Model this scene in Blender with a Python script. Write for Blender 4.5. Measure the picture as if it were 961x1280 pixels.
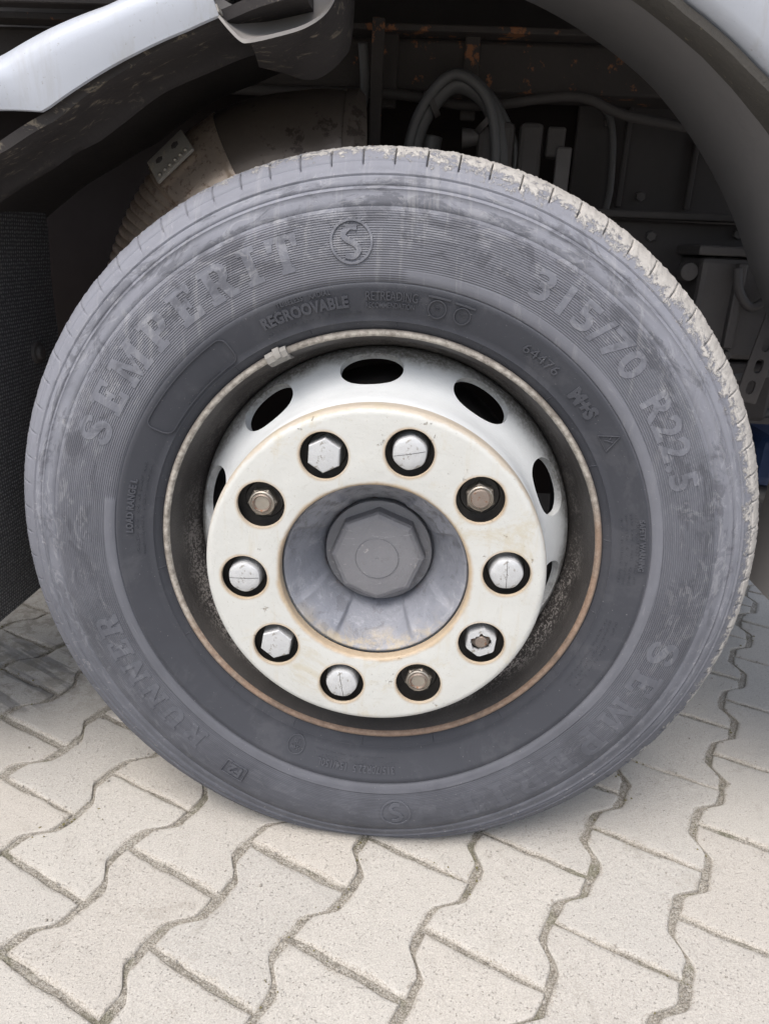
import bpy, bmesh, math, random
from math import sin, cos, pi, radians, hypot, atan2, degrees
from mathutils import Vector, Matrix, noise
random.seed(7)
S = bpy.context.scene
for o in list(bpy.data.objects): bpy.data.objects.remove(o)
C = S.collection
HUB = 0.4744                       # height of the wheel centre above the paving

# ------------------------------------------------------------------ camera
cam = bpy.data.cameras.new('camera'); co = bpy.data.objects.new('camera', cam); C.objects.link(co)
r_ = Vector((0.99635953, 0.07320218, 0.04369355)); u_ = Vector((-0.06609476, 0.33959023, 0.93824834)); f_ = Vector((-0.05384392, 0.93772059, -0.34319225))
M = Matrix((r_, u_, -f_)).transposed().to_4x4(); M.translation = Vector((0.05896, -0.92131, 0.39788 + HUB)); co.matrix_world = M
cam.sensor_fit = 'HORIZONTAL'; cam.sensor_width = 36; cam.lens = 36 * 920.09 / 961
cam.clip_start = 0.02; cam.clip_end = 400
S.camera = co
# ------------------------------------------------------------------ sky and sun (bright overcast)
SUN_EL, SUN_AZ = radians(60), radians(205)     # azimuth clockwise from +Y
w = bpy.data.worlds.new('World'); S.world = w; w.use_nodes = True
wn = w.node_tree.nodes; bg = wn['Background']
sky = wn.new('ShaderNodeTexSky'); sky.sky_type = 'NISHITA'; sky.sun_disc = False
sky.sun_elevation = SUN_EL; sky.sun_rotation = SUN_AZ; sky.air_density = 1.0; sky.dust_density = 4.0; sky.ozone_density = 1.0
hs = wn.new('ShaderNodeHueSaturation'); hs.inputs['Saturation'].default_value = .62      # thin bright cloud: a paler sky
w.node_tree.links.new(sky.outputs[0], hs.inputs['Color']); w.node_tree.links.new(hs.outputs[0], bg.inputs[0]); bg.inputs[1].default_value = 0.15
sl = bpy.data.lights.new('sun', 'SUN'); sl.energy = 1.3; sl.angle = radians(40); sl.color = (1.0, 0.95, 0.88)
so = bpy.data.objects.new('sun', sl); C.objects.link(so)
sd = Vector((sin(SUN_AZ) * cos(SUN_EL), cos(SUN_AZ) * cos(SUN_EL), sin(SUN_EL)))
so.rotation_euler = (-sd).to_track_quat('-Z', 'Y').to_euler(); so.location = sd * 20
vs = S.view_settings; vs.view_transform = 'Standard'; vs.look = 'None'; vs.gamma = 1.0; vs.use_curve_mapping = False
vs.exposure = 0.80

# ------------------------------------------------------------------ node helper
class NT:
    def __init__(s, name):
        s.mat = bpy.data.materials.new(name); s.mat.use_nodes = True
        s.t = s.mat.node_tree; s.b = s.t.nodes['Principled BSDF']; s._c = {}
    def n(s, typ, **kw):
        x = s.t.nodes.new(typ)
        for k, v in kw.items(): setattr(x, k, v)
        return x
    def put(s, sock, v):
        if isinstance(v, bpy.types.NodeSocket): s.t.links.new(v, sock)
        else:
            if hasattr(sock.default_value, '__len__') and not hasattr(v, '__len__'): v = [v] * len(sock.default_value)
            if hasattr(sock.default_value, '__len__') and len(sock.default_value) == 4 and len(v) == 3: v = (*v, 1)
            sock.default_value = v
    def m(s, op, a, b=0.0, c=0.0, clamp=False):
        x = s.n('ShaderNodeMath', operation=op, use_clamp=clamp)
        for i, v in enumerate((a, b, c)): s.put(x.inputs[i], v)
        return x.outputs[0]
    def add(s, a, b): return s.m('ADD', a, b)
    def mul(s, a, b): return s.m('MULTIPLY', a, b)
    def sub(s, a, b): return s.m('SUBTRACT', a, b)
    def obj(s, kind='Object'):
        if kind not in s._c: s._c[kind] = s.n('ShaderNodeTexCoord').outputs[kind]
        return s._c[kind]
    def pos(s):
        if 'pos' not in s._c: s._c['pos'] = s.n('ShaderNodeNewGeometry').outputs['Position']
        return s._c['pos']
    def rnd(s):
        if 'rnd' not in s._c: s._c['rnd'] = s.n('ShaderNodeObjectInfo').outputs['Random']
        return s._c['rnd']
    def xyz(s, v):
        x = s.n('ShaderNodeSeparateXYZ'); s.put(x.inputs[0], v); return x.outputs
    def comb(s, x, y, z):
        c = s.n('ShaderNodeCombineXYZ')
        for i, v in enumerate((x, y, z)): s.put(c.inputs[i], v)
        return c.outputs[0]
    def noise(s, v, scale, detail=4, rough=.55, dist=0.0):
        x = s.n('ShaderNodeTexNoise'); s.put(x.inputs['Vector'], v)
        x.inputs['Scale'].default_value = scale; x.inputs['Detail'].default_value = detail
        x.inputs['Roughness'].default_value = rough; x.inputs['Distortion'].default_value = dist
        return x.outputs[0]
    def voro(s, v, scale, feat='F1', rand=1.0):
        x = s.n('ShaderNodeTexVoronoi', feature=feat); s.put(x.inputs['Vector'], v)
        x.inputs['Scale'].default_value = scale; x.inputs['Randomness'].default_value = rand
        return x.outputs['Distance']
    def ss(s, v, a, b, lo=0.0, hi=1.0):
        x = s.n('ShaderNodeMapRange', interpolation_type='SMOOTHSTEP'); s.put(x.inputs[0], v)
        for i, k in enumerate((a, b, lo, hi)): s.put(x.inputs[i + 1], k)
        return x.outputs[0]
    def mix(s, f, a, b, mode='MIX'):
        x = s.n('ShaderNodeMix', data_type='RGBA', blend_type=mode)
        s.put(x.inputs[0], f); s.put(x.inputs[6], a); s.put(x.inputs[7], b); return x.outputs[2]
    def bump(s, h, dist, strength=1.0):
        x = s.n('ShaderNodeBump'); x.inputs['Strength'].default_value = strength; x.inputs['Distance'].default_value = dist
        s.put(x.inputs['Height'], h); s.t.links.new(x.outputs[0], s.b.inputs['Normal'])
    def out(s, col=None, rough=None, metal=None, spec=None):
        for k, v in (('Base Color', col), ('Roughness', rough), ('Metallic', metal), ('Specular IOR Level', spec)):
            if v is not None: s.put(s.b.inputs[k], v)
        return s.mat
    def polar(s):
        x, y, z = s.xyz(s.obj()); r = s.m('SQRT', s.add(s.mul(x, x), s.mul(z, z)))
        return r, s.m('ARCTAN2', z, x), x, y, z

# ------------------------------------------------------------------ mesh helpers
def link(name, me, mat=None, parent=None, loc=(0, 0, 0)):
    o = bpy.data.objects.new(name, me); C.objects.link(o); o.location = loc
    if mat: me.materials.append(mat)
    if parent: o.parent = parent
    return o
def mesh(verts, faces, smooth=True, sharp=None):
    me = bpy.data.meshes.new('m'); me.from_pydata([tuple(v) for v in verts], [], faces); me.update()
    bm = bmesh.new(); bm.from_mesh(me); bmesh.ops.recalc_face_normals(bm, faces=bm.faces)
    for f in bm.faces: f.smooth = smooth
    if smooth and sharp:
        for e in bm.edges:
            if len(e.link_faces) == 2 and e.calc_face_angle(0) > sharp: e.smooth = False
    bm.to_mesh(me); bm.free(); return me
def lathe(prof, segs=128, a0=0.0, a1=2 * pi, mod=None, closed=False):
    full = abs(a1 - a0 - 2 * pi) < 1e-6; n = segs if full else segs + 1
    V = []; F = []; k = len(prof)
    for i in range(n):
        a = a0 + (a1 - a0) * i / segs
        for j, (r, y) in enumerate(prof):
            if mod: r, y = mod(a, r, y, j)
            V.append((r * cos(a), y, r * sin(a)))
    for i in range(segs):
        p, q = i * k, ((i + 1) % n) * k
        for j in range(k if closed else k - 1):
            j2 = (j + 1) % k
            F.append((p + j, p + j2, q + j2, q + j))
    if not full and closed:
        F.append(tuple(range(k))); F.append(tuple((n - 1) * k + j for j in reversed(range(k))))
    return V, F
def box(x0, x1, y0, y1, z0, z1, bev=0.0, mtx=None):
    bm = bmesh.new(); bmesh.ops.create_cube(bm, size=1)
    for v in bm.verts: v.co = Vector((x0 + (x1 - x0) * (v.co.x + .5), y0 + (y1 - y0) * (v.co.y + .5), z0 + (z1 - z0) * (v.co.z + .5)))
    if bev: bmesh.ops.bevel(bm, geom=bm.edges[:], offset=bev, segments=2, affect='EDGES', profile=.5)
    if mtx: bm.transform(mtx)
    bmesh.ops.recalc_face_normals(bm, faces=bm.faces)
    me = bpy.data.meshes.new('m'); bm.to_mesh(me); bm.free(); return me
def catmull(P, n):
    out = []; P = [Vector(p) for p in P]
    for i in range(len(P) - 1):
        p0 = P[max(i - 1, 0)]; p1 = P[i]; p2 = P[i + 1]; p3 = P[min(i + 2, len(P) - 1)]
        for k in range(n):
            t = k / n
            out.append(.5 * ((2 * p1) + (p2 - p0) * t + (2 * p0 - 5 * p1 + 4 * p2 - p3) * t * t + (3 * p1 - p0 - 3 * p2 + p3) * t ** 3))
    out.append(P[-1]); return out
def tube(path, rad, segs=16, cap=True):
    P = [Vector(p) for p in path]; V = []; F = []
    up = Vector((0, 1, 0)); n = len(P)
    for i, p in enumerate(P):
        t = (P[min(i + 1, n - 1)] - P[max(i - 1, 0)]).normalized()
        a = t.cross(up)
        if a.length < .1: a = t.cross(Vector((1, 0, 0)))
        a.normalize(); b = t.cross(a)
        R = rad(i / (n - 1)) if callable(rad) else rad
        for s in range(segs): V.append(p + R * (cos(2 * pi * s / segs) * a + sin(2 * pi * s / segs) * b))
    for i in range(n - 1):
        for s in range(segs):
            F.append((i * segs + s, i * segs + (s + 1) % segs, (i + 1) * segs + (s + 1) % segs, (i + 1) * segs + s))
    if cap: F.append(tuple(range(segs))); F.append(tuple((n - 1) * segs + s for s in reversed(range(segs))))
    return V, F
def boolean_cut(ob, cutters):
    for c in cutters:
        md = ob.modifiers.new('cut', 'BOOLEAN'); md.operation = 'DIFFERENCE'; md.solver = 'EXACT'; md.object = c
    dg = bpy.context.evaluated_depsgraph_get(); dg.update()
    me = bpy.data.meshes.new_from_object(ob.evaluated_get(dg)); ob.modifiers.clear(); ob.data = me
    for c in cutters: bpy.data.objects.remove(c)
    bm = bmesh.new(); bm.from_mesh(me)
    bmesh.ops.remove_doubles(bm, verts=bm.verts, dist=1e-5)
    for f in bm.faces: f.smooth = True
    for e in bm.edges:
        e.smooth = not (len(e.link_faces) == 2 and e.calc_face_angle(0) > .6)
    bm.to_mesh(me); bm.free()
def sstep(a, b, x):
    t = max(0, min(1, (x - a) / (b - a))); return t * t * (3 - 2 * t)

# ------------------------------------------------------------------ materials
def speck(N, v, scale, th=.62, soft=.05): return N.ss(N.noise(v, scale, 3, .6), th, th + soft)

def mat_rubber(ribs=True, extra=0.0):
    N = NT('tyre_rubber' if ribs else ('dusty_letter_rubber' if extra else 'smooth_rubber')); r, th, x, y, z = N.polar(); P = N.obj()
    big = N.noise(P, 5.5, 5, .6, .6); mid = N.noise(P, 22, 5, .62, .4); fine = N.noise(P, 240, 3, .6)
    arc = N.comb(N.mul(th, .9), N.mul(r, 6.0), 0.0)
    streak = N.noise(arc, 9, 5, .65, .8)
    upper = N.ss(z, -.34, .30)                                # dust that settled on the upper half
    inner = N.ss(r, .352, .358)
    shoulder = N.ss(N.add(r, N.mul(N.sub(mid, .5), .04)), .415, .468)
    fin = N.noise(N.comb(N.mul(th, 3.0), N.mul(r, 95), 0.0), 1.6, 4, .6, .3)        # fine scuffs along the direction of travel
    dust = N.add(N.mul(inner, N.add(.105, N.mul(upper, .215))), N.mul(shoulder, N.add(.05, N.mul(upper, .12))))
    dust = N.add(dust, N.mul(N.sub(mid, .5), N.add(.03, N.mul(inner, .13)))); dust = N.add(dust, N.mul(N.sub(big, .5), N.add(.03, N.mul(inner, .10))))
    dust = N.add(dust, N.mul(N.sub(fin, .5), N.mul(inner, .14)))
    dust = N.m('ADD', dust, .052 if ribs else .056 + extra, clamp=True)
    col = N.mix(dust, (.029, .031, .038), (.345, .356, .408))
    # wiped, darker smears across the lettering
    zone_o = N.mul(N.ss(r, .374, .395), N.ss(r, .484, .462))
    wp = N.noise(N.comb(N.mul(th, 1.6), N.mul(r, 9.0), 3.1), 4.2, 9, .72, .9)
    sm = N.mul(N.ss(wp, .50, .585), zone_o)
    col = N.mix(N.mul(sm, N.ss(z, -.36, .12, .10, .52)), col, (.060, .062, .073))
    wq = N.noise(N.comb(N.mul(th, 2.6), N.mul(r, 14.0), 7.7), 4.6, 9, .75, 1.2)
    col = N.mix(N.mul(N.mul(N.ss(wq, .53, .60), zone_o), N.ss(z, -.36, .12, .06, .30)), col, (.34, .345, .365))
    drip = N.noise(N.comb(N.mul(x, 55), 0.0, N.mul(z, 6)), 1.0, 6, .7, .3)
    col = N.mix(N.mul(N.mul(N.ss(drip, .54, .66), N.mul(inner, N.ss(z, .05, .3))), .30), col, (.33, .33, .34))
    rub_ = N.noise(N.comb(N.mul(th, 9), N.mul(r, 180), 0.0), 1.3, 6, .7, .6)
    col = N.mix(N.mul(N.ss(rub_, .60, .68), N.mul(inner, N.ss(z, -.36, .12, .10, .28))), col, (.30, .30, .31))
    inr = N.noise(P, 11, 8, .72, .6)
    col = N.mix(N.mul(N.mul(N.ss(inr, .50, .62), N.sub(1.0, inner)), .14), col, (.13, .13, .14))
    # scuffs and fine specks
    col = N.mix(N.mul(speck(N, P, 330, .70, .04), .35), col, (.42, .41, .40))
    scr = N.noise(N.comb(N.mul(th, 40), N.mul(r, 50), y), 1.0, 4, .7, 2.0)
    col = N.mix(N.mul(N.mul(N.ss(scr, .63, .68), shoulder), .35), col, (.40, .39, .39))
    # dried pale mud on the shoulder and tread, thickest towards the front of the truck
    side = N.m('COSINE', N.sub(th, .50))
    n1 = N.noise(P, 34, 6, .7, .8); n2 = N.noise(P, 120, 4, .7)
    thr = N.add(N.mul(N.sub(r, .4905), 24), N.add(N.mul(side, .70), -.26))
    cr = N.add(thr, N.add(N.mul(N.sub(n1, .5), 1.1), N.mul(N.sub(n2, .5), 1.5)))
    crust = N.ss(cr, .02, .34)
    crust = N.mul(crust, N.ss(r, .457, .470))
    mudc = N.mix(n2, (.30, .285, .265), (.52, .50, .475))
    col = N.mix(N.mul(crust, .92), col, mudc)
    # relief
    h = N.add(N.mul(fine, .12), N.mul(mid, .25))
    if ribs:
        wob = N.add(r, N.mul(N.m('SINE', N.mul(th, 5)), .0016))
        rb = N.m('SINE', N.mul(wob, 2 * pi / .0026))
        zone = N.mul(N.ss(r, .355, .3575), N.ss(r, .436, .432))
        top = N.mul(N.ss(th, 1.50, 1.53), N.ss(th, 2.98, 2.95))           # ribs run down to the ring here
        zone2 = N.m('MAXIMUM', N.mul(zone, top), N.mul(zone, N.ss(r, .369, .3705)))
        fade = N.ss(z, -.34, -.05, .12, 1.0)
        h = N.add(h, N.mul(N.mul(rb, zone2), N.mul(fade, .42)))
        band = N.mul(N.mul(N.ss(r, .355, .3565), N.ss(r, .3705, .369)), N.sub(1.0, top))
        h = N.add(h, N.mul(band, .8))
        col = N.mix(N.mul(zone2, N.mul(N.ss(rb, .2, -.6), .26)), col, (.035, .036, .042))
        col = N.mix(N.mul(band, .08), col, (.28, .28, .31))
    h = N.add(h, N.mul(crust, N.add(.5, N.mul(n2, 1.6))))
    N.bump(h, .0011, .9)
    return N.out(col, N.add(.60, N.mul(dust, .3)), spec=.22)
RUB = mat_rubber(True); RUBS = mat_rubber(False); RUBL = mat_rubber(False, .045)

def mat_ring_paint():
    N = NT('cream_wheel_paint'); r, th, x, y, z = N.polar(); P = N.obj()
    n = N.noise(P, 14, 5, .6); f = N.noise(P, 160, 4, .65)
    col = N.mix(n, (.445, .45, .43), (.53, .535, .515))
    # rusty stain round every stud hole
    a = N.sub(th, radians(113.2) - pi / 10 * 0)
    k = N.m('ROUND', N.m('DIVIDE', a, pi / 5)); da = N.sub(a, N.mul(k, pi / 5))
    hx = N.sub(N.mul(r, N.m('COSINE', da)), .1675); hz = N.mul(r, N.m('SINE', da))
    d = N.m('SQRT', N.add(N.mul(hx, hx), N.mul(hz, hz)))
    d = N.add(d, N.mul(N.sub(n, .5), .006))
    st = N.mul(N.ss(d, .0345, .0298), N.add(.35, N.mul(N.noise(P, 22, 3), .8)))
    bore = N.ss(N.add(r, N.mul(N.sub(N.noise(P, 30, 4), .5), .010)), .1275, .1215)
    edge = N.ss(N.add(r, N.mul(N.sub(N.noise(P, 26, 5, .7), .5), .012)), .2125, .2165)
    top = N.ss(z, -.02, .14)
    st = N.m('MAXIMUM', st, N.m('MAXIMUM', N.mul(bore, .85), N.mul(N.mul(edge, top), .55)))
    rust = N.mix(f, (.27, .165, .075), (.46, .35, .215))
    col = N.mix(N.mul(st, .9), col, rust)
    ys = N.noise(P, 9, 8, .75, .8)
    col = N.mix(N.mul(N.ss(ys, .52, .64), .50), col, (.42, .365, .25))
    gs = N.noise(N.comb(N.mul(th, 2.0), N.mul(r, 40), 0.0), 2.0, 6, .7, 1.0)
    col = N.mix(N.mul(N.ss(gs, .58, .68), .22), col, (.33, .32, .29))
    # drips, scratches, chips
    dr = N.noise(N.comb(N.mul(x, 60), 0.0, N.mul(z, 7)), 1.0, 4, .6)
    col = N.mix(N.mul(N.ss(dr, .56, .72), .26), col, (.42, .36, .25))
    chip = N.ss(N.noise(P, 48, 6, .72, .2), .655, .69)
    col = N.mix(N.mul(chip, .5), col, (.30, .23, .15))
    sp = N.noise(P, 420, 2, .5)
    col = N.mix(N.mul(N.ss(sp, .68, .72), .45), col, (.30, .28, .24))
    N.bump(N.add(N.mul(f, .3), N.add(N.mul(n, 1.6), N.mul(chip, -.9))), .0013, .9)
    return N.out(col, N.add(.38, N.mul(n, .2)), spec=.4)
RINGP = mat_ring_paint()

def mat_disc():
    N = NT('grey_white_disc_paint'); r, th, x, y, z = N.polar(); P = N.obj()
    n = N.noise(P, 18, 5, .65); f = N.noise(P, 210, 4, .7)
    col = N.mix(n, (.50, .52, .53), (.63, .65, .66))
    g = N.ss(N.add(r, N.mul(N.sub(n, .5), .035)), .246, .266)            # brake dust towards the well
    g = N.mul(g, N.ss(f, .30, .62, .55, 1.0))
    col = N.mix(N.mul(g, .93), col, (.10, .092, .082))
    col = N.mix(N.mul(N.ss(f, .64, .70), .25), col, (.30, .29, .26))
    N.bump(N.add(N.mul(f, .5), n), .0008, .8)
    return N.out(col, .5, spec=.35)
DISC = mat_disc()

def mat_well():
    N = NT('dirty_rim_well'); r, th, x, y, z = N.polar(); P = N.obj()
    n = N.noise(P, 16, 5, .65); f = N.noise(P, 260, 3, .7)
    col = N.mix(n, (.030, .028, .028), (.085, .078, .074))
    low = N.ss(z, .10, -.24)
    band = N.mul(N.ss(r, .2655, .272), N.ss(r, .284, .279))
    d = N.mul(N.ss(N.add(N.mul(f, .8), N.mul(n, .45)), .62, .70), N.mul(band, N.add(.15, N.mul(low, .7))))
    col = N.mix(d, col, (.46, .43, .41))
    N.bump(N.add(f, n), .0012, .9)
    return N.out(col, .5, spec=.4)
WELL = mat_well()

def mat_lip():
    N = NT('worn_rim_lip'); r, th, x, y, z = N.polar(); P = N.obj()
    n = N.noise(P, 11, 5, .7); f = N.noise(P, 120, 5, .7)
    clean = N.mix(N.ss(f, .3, .7), (.19, .17, .15), (.45, .42, .375))
    rust = N.mix(f, (.11, .06, .038), (.36, .255, .185))
    low = N.ss(N.add(N.sub(N.mul(x, .35), N.mul(z, 1.0)), N.mul(N.sub(n, .5), .35)), -.06, .14)
    col = N.mix(N.mul(low, .9), clean, rust)
    col = N.mix(N.mul(N.ss(r, .2945, .298), .6), col, (.10, .085, .075))
    col = N.mix(N.mul(N.ss(N.noise(P, 13, 8, .78, .5), .50, .66), .55), col, (.10, .085, .072))
    N.bump(f, .0012, .8)
    return N.out(col, .55, spec=.35)
LIP = mat_lip()

def mat_hub():
    N = NT('blue_grey_hub_paint'); r, th, x, y, z = N.polar(); P = N.obj()
    n = N.noise(P, 20, 5, .65); f = N.noise(P, 150, 4, .7); st = N.noise(N.comb(N.mul(th, 3), N.mul(r, 60), 0.0), 2.2, 4, .6)
    col = N.mix(n, (.15, .16, .19), (.27, .28, .315))
    low = N.mul(N.ss(z, -.03, -.11), N.ss(N.add(r, N.mul(N.sub(n, .5), .05)), .095, .118))
    col = N.mix(N.mul(low, N.ss(N.noise(P, 42, 7, .75, .5), .42, .60, .08, .72)), col, (.37, .31, .21))
    top_shade = N.mul(N.ss(z, -.02, .07), .55)  # shade on the upper part of the hub, painted in as dark streaks
    col = N.mix(N.mul(N.ss(st, .5, .62), top_shade), col, (.07, .07, .075))
    lt = N.noise(P, 34, 8, .75, .8)
    col = N.mix(N.mul(N.ss(lt, .54, .64), .35), col, (.40, .41, .44))
    col = N.mix(N.mul(N.ss(lt, .46, .38), .35), col, (.085, .085, .095))
    red = N.mul(N.ss(r, .080, .072), N.ss(N.noise(P, 60, 4, .6), .56, .62))
    col = N.mix(N.mul(red, .7), col, (.12, .05, .035))
    N.bump(N.add(N.mul(f, .6), N.mul(n, 1.2)), .0016, .9)
    return N.out(col, .42, spec=.45)
HUBP = mat_hub()
def mat_cap():
    N = NT('grey_cap_paint'); P = N.obj(); n = N.noise(P, 30, 5, .6); f = N.noise(P, 300, 3, .6)
    col = N.mix(n, (.145, .147, .162), (.20, .202, .217))
    col = N.mix(N.mul(N.ss(N.noise(P, 90, 4, .6), .66, .70), .6), col, (.34, .33, .32))
    sc = N.noise(N.comb(*[N.mul(c_, k_) for c_, k_ in zip(N.xyz(P), (30, 30, 160))]), 1.0, 6, .7, .8)
    col = N.mix(N.mul(N.ss(sc, .60, .66), .45), col, (.33, .33, .34))
    col = N.mix(N.mul(N.ss(N.noise(P, 26, 8, .75, .6), .56, .68), .4), col, (.075, .07, .068))
    N.bump(N.add(f, n), .0009, .8); return N.out(col, .42, spec=.45)
CAPP = mat_cap()
def simple(name, c1, c2, sc=20, rough=.6, metal=0.0, bump=.0008, c3=None, th=.62, sc3=60, spec=.4):
    N = NT(name); P = N.obj(); n = N.noise(P, sc, 5, .65); f = N.noise(P, sc * 9, 4, .7)
    col = N.mix(N.add(N.mul(n, .7), N.mul(f, .3)), c1, c2)
    if c3: col = N.mix(N.mul(N.ss(N.noise(P, sc3, 5, .7), th, th + .06), .85), col, c3)
    if bump: N.bump(N.add(n, N.mul(f, .5)), bump, .9)
    return N.out(col, rough, metal, spec)
STEEL = simple('worn_nut_steel', (.20, .18, .155), (.50, .46, .40), 60, .38, .7, .0006, (.13, .07, .04), .60, 150)
STUD = simple('rusty_stud', (.13, .10, .085), (.34, .29, .25), 90, .5, .5, .0006, (.20, .10, .055), .55, 160)
CAPS = simple('silver_plastic_cap', (.38, .39, .40), (.58, .59, .60), 70, .36, .2, .0010, (.24, .225, .20), .60, 90, .5)
DARKST = simple('black_steel_and_shade', (.02, .019, .018), (.06, .055, .05), 60, .5, 0, .001)
DRUM = simple('brake_drum_iron', (.035, .033, .033), (.09, .08, .075), 30, .7, 0, .0015, (.14, .075, .05), .6, 40)
def mat_silver():
    N = NT('silver_body_paint'); P = N.obj(); x, y, z = N.xyz(P); n = N.noise(P, 9, 6, .65)
    col = N.mix(n, (.39, .42, .475), (.45, .475, .53))
    film = N.noise(N.comb(N.mul(x, 38), N.mul(y, 38), N.mul(z, 5)), 1.0, 7, .7, .3)
    col = N.mix(N.mul(N.ss(film, .48, .66), .38), col, (.33, .325, .32))
    col = N.mix(N.mul(N.ss(N.noise(P, 190, 4, .7), .65, .69), .5), col, (.22, .20, .175))
    N.bump(N.noise(P, 420, 3, .6), .0002, .5)
    return N.out(col, N.add(.30, N.mul(film, .25)), .15, .5)
SILVER = mat_silver()
def mat_plastic():
    N = NT('dirty_black_plastic'); P = N.obj(); n = N.noise(P, 9, 5, .6); f = N.noise(P, 120, 4, .7)
    col = N.mix(n, (.022, .020, .021), (.048, .043, .042))
    sp = N.noise(N.comb(*[N.mul(c, k) for c, k in zip(N.xyz(P), (38, 90, 60))]), 1.0, 5, .7, .6)
    x, y, z = N.xyz(P); r = N.m('SQRT', N.add(N.mul(x, x), N.mul(z, z)))
    near = N.ss(y, .10, .02)
    col = N.mix(N.mul(N.mul(N.ss(sp, .57, .66), near), .6), col, (.24, .205, .155))
    N.bump(N.add(f, n), .0008, .8); return N.out(col, .62, spec=.3)
PLAST = mat_plastic()
LINER = simple('grey_arch_liner', (.15, .146, .148), (.19, .185, .187), 14, .75, 0, .0006, spec=.25)
EDGED = simple('mud_splashed_edge', (.045, .043, .041), (.085, .078, .068), 26, .8, 0, .003, (.20, .17, .115), .63, 90)
FLAPG = simple('grey_mud_flap_plastic', (.16, .15, .145), (.24, .23, .22), 12, .55, 0, .0005, spec=.35)
CHASS = simple('black_chassis', (.048, .044, .044), (.085, .077, .074), 12, .65, 0, .001, spec=.3)
RAIL = simple('rusty_frame_rail', (.042, .037, .036), (.068, .058, .054), 16, .7, 0, .002, (.32, .135, .06), .575, 20)
PANEL = simple('grey_wheelhouse_panel', (.058, .053, .053), (.080, .073, .073), 8, .7, 0, .0005, spec=.25)
BLACKP = simple('black_inner_panel', (.016, .013, .013), (.030, .025, .024), 8, .9, 0, .0006, spec=.08)
HOSE = simple('black_rubber_hose', (.07, .07, .073), (.12, .118, .118), 40, .5, 0, .0006, spec=.4)
ALU = simple('grey_cast_alloy', (.075, .070, .070), (.125, .115, .112), 25, .55, .2, .0012)
BLUE = simple('dark_blue_plastic', (.012, .028, .085), (.02, .045, .12), 20, .5, 0, .0004)
def mat_exhaust():
    N = NT('heat_stained_steel'); P = N.obj(); n = N.noise(P, 14, 5, .65); f = N.noise(P, 90, 5, .7)
    col = N.mix(n, (.42, .30, .225), (.78, .68, .58)); col = N.mix(N.mul(N.ss(f, .52, .66), .6), col, (.20, .10, .06))
    N.bump(N.add(f, n), .0008, .7); return N.out(col, .30, .72, .5)
EXH = mat_exhaust()
EXHD = simple('sooty_exhaust_cover', (.11, .09, .076), (.22, .185, .16), 9, .36, .55, .0008, (.075, .06, .052), .58, 18)
BRKT = simple('galvanised_bracket', (.24, .225, .20), (.46, .435, .40), 60, .5, .2, .001, (.50, .45, .37), .58, 40)
WEIGHT = simple('grey_lead_weight', (.17, .165, .155), (.32, .305, .285), 60, .55, .1, .001)
def mat_mat():
    N = NT('spray_suppression_mat'); P = N.obj(); x, y, z = N.xyz(P)
    v = N.voro(N.comb(0.0, y, N.mul(z, 1.0)), 175, 'F1', .25); n = N.noise(P, 12, 5, .65)
    dot = N.ss(v, .45, .15)
    br = N.noise(N.comb(0.0, N.mul(y, 320), N.mul(z, 40)), 1.0, 3, .6)
    col = N.mix(N.mul(dot, .75), (.065, .065, .068), (.30, .30, .305))
    col = N.mix(N.mul(N.ss(N.noise(P, 130, 4, .7), .64, .70), .5), col, (.22, .21, .20))
    N.bump(N.add(N.mul(dot, 1.6), N.add(n, N.mul(br, N.ss(z, .05, -.12)))), .002, 1.0); return N.out(col, .6, spec=.35)
MAT = mat_mat()

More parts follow.
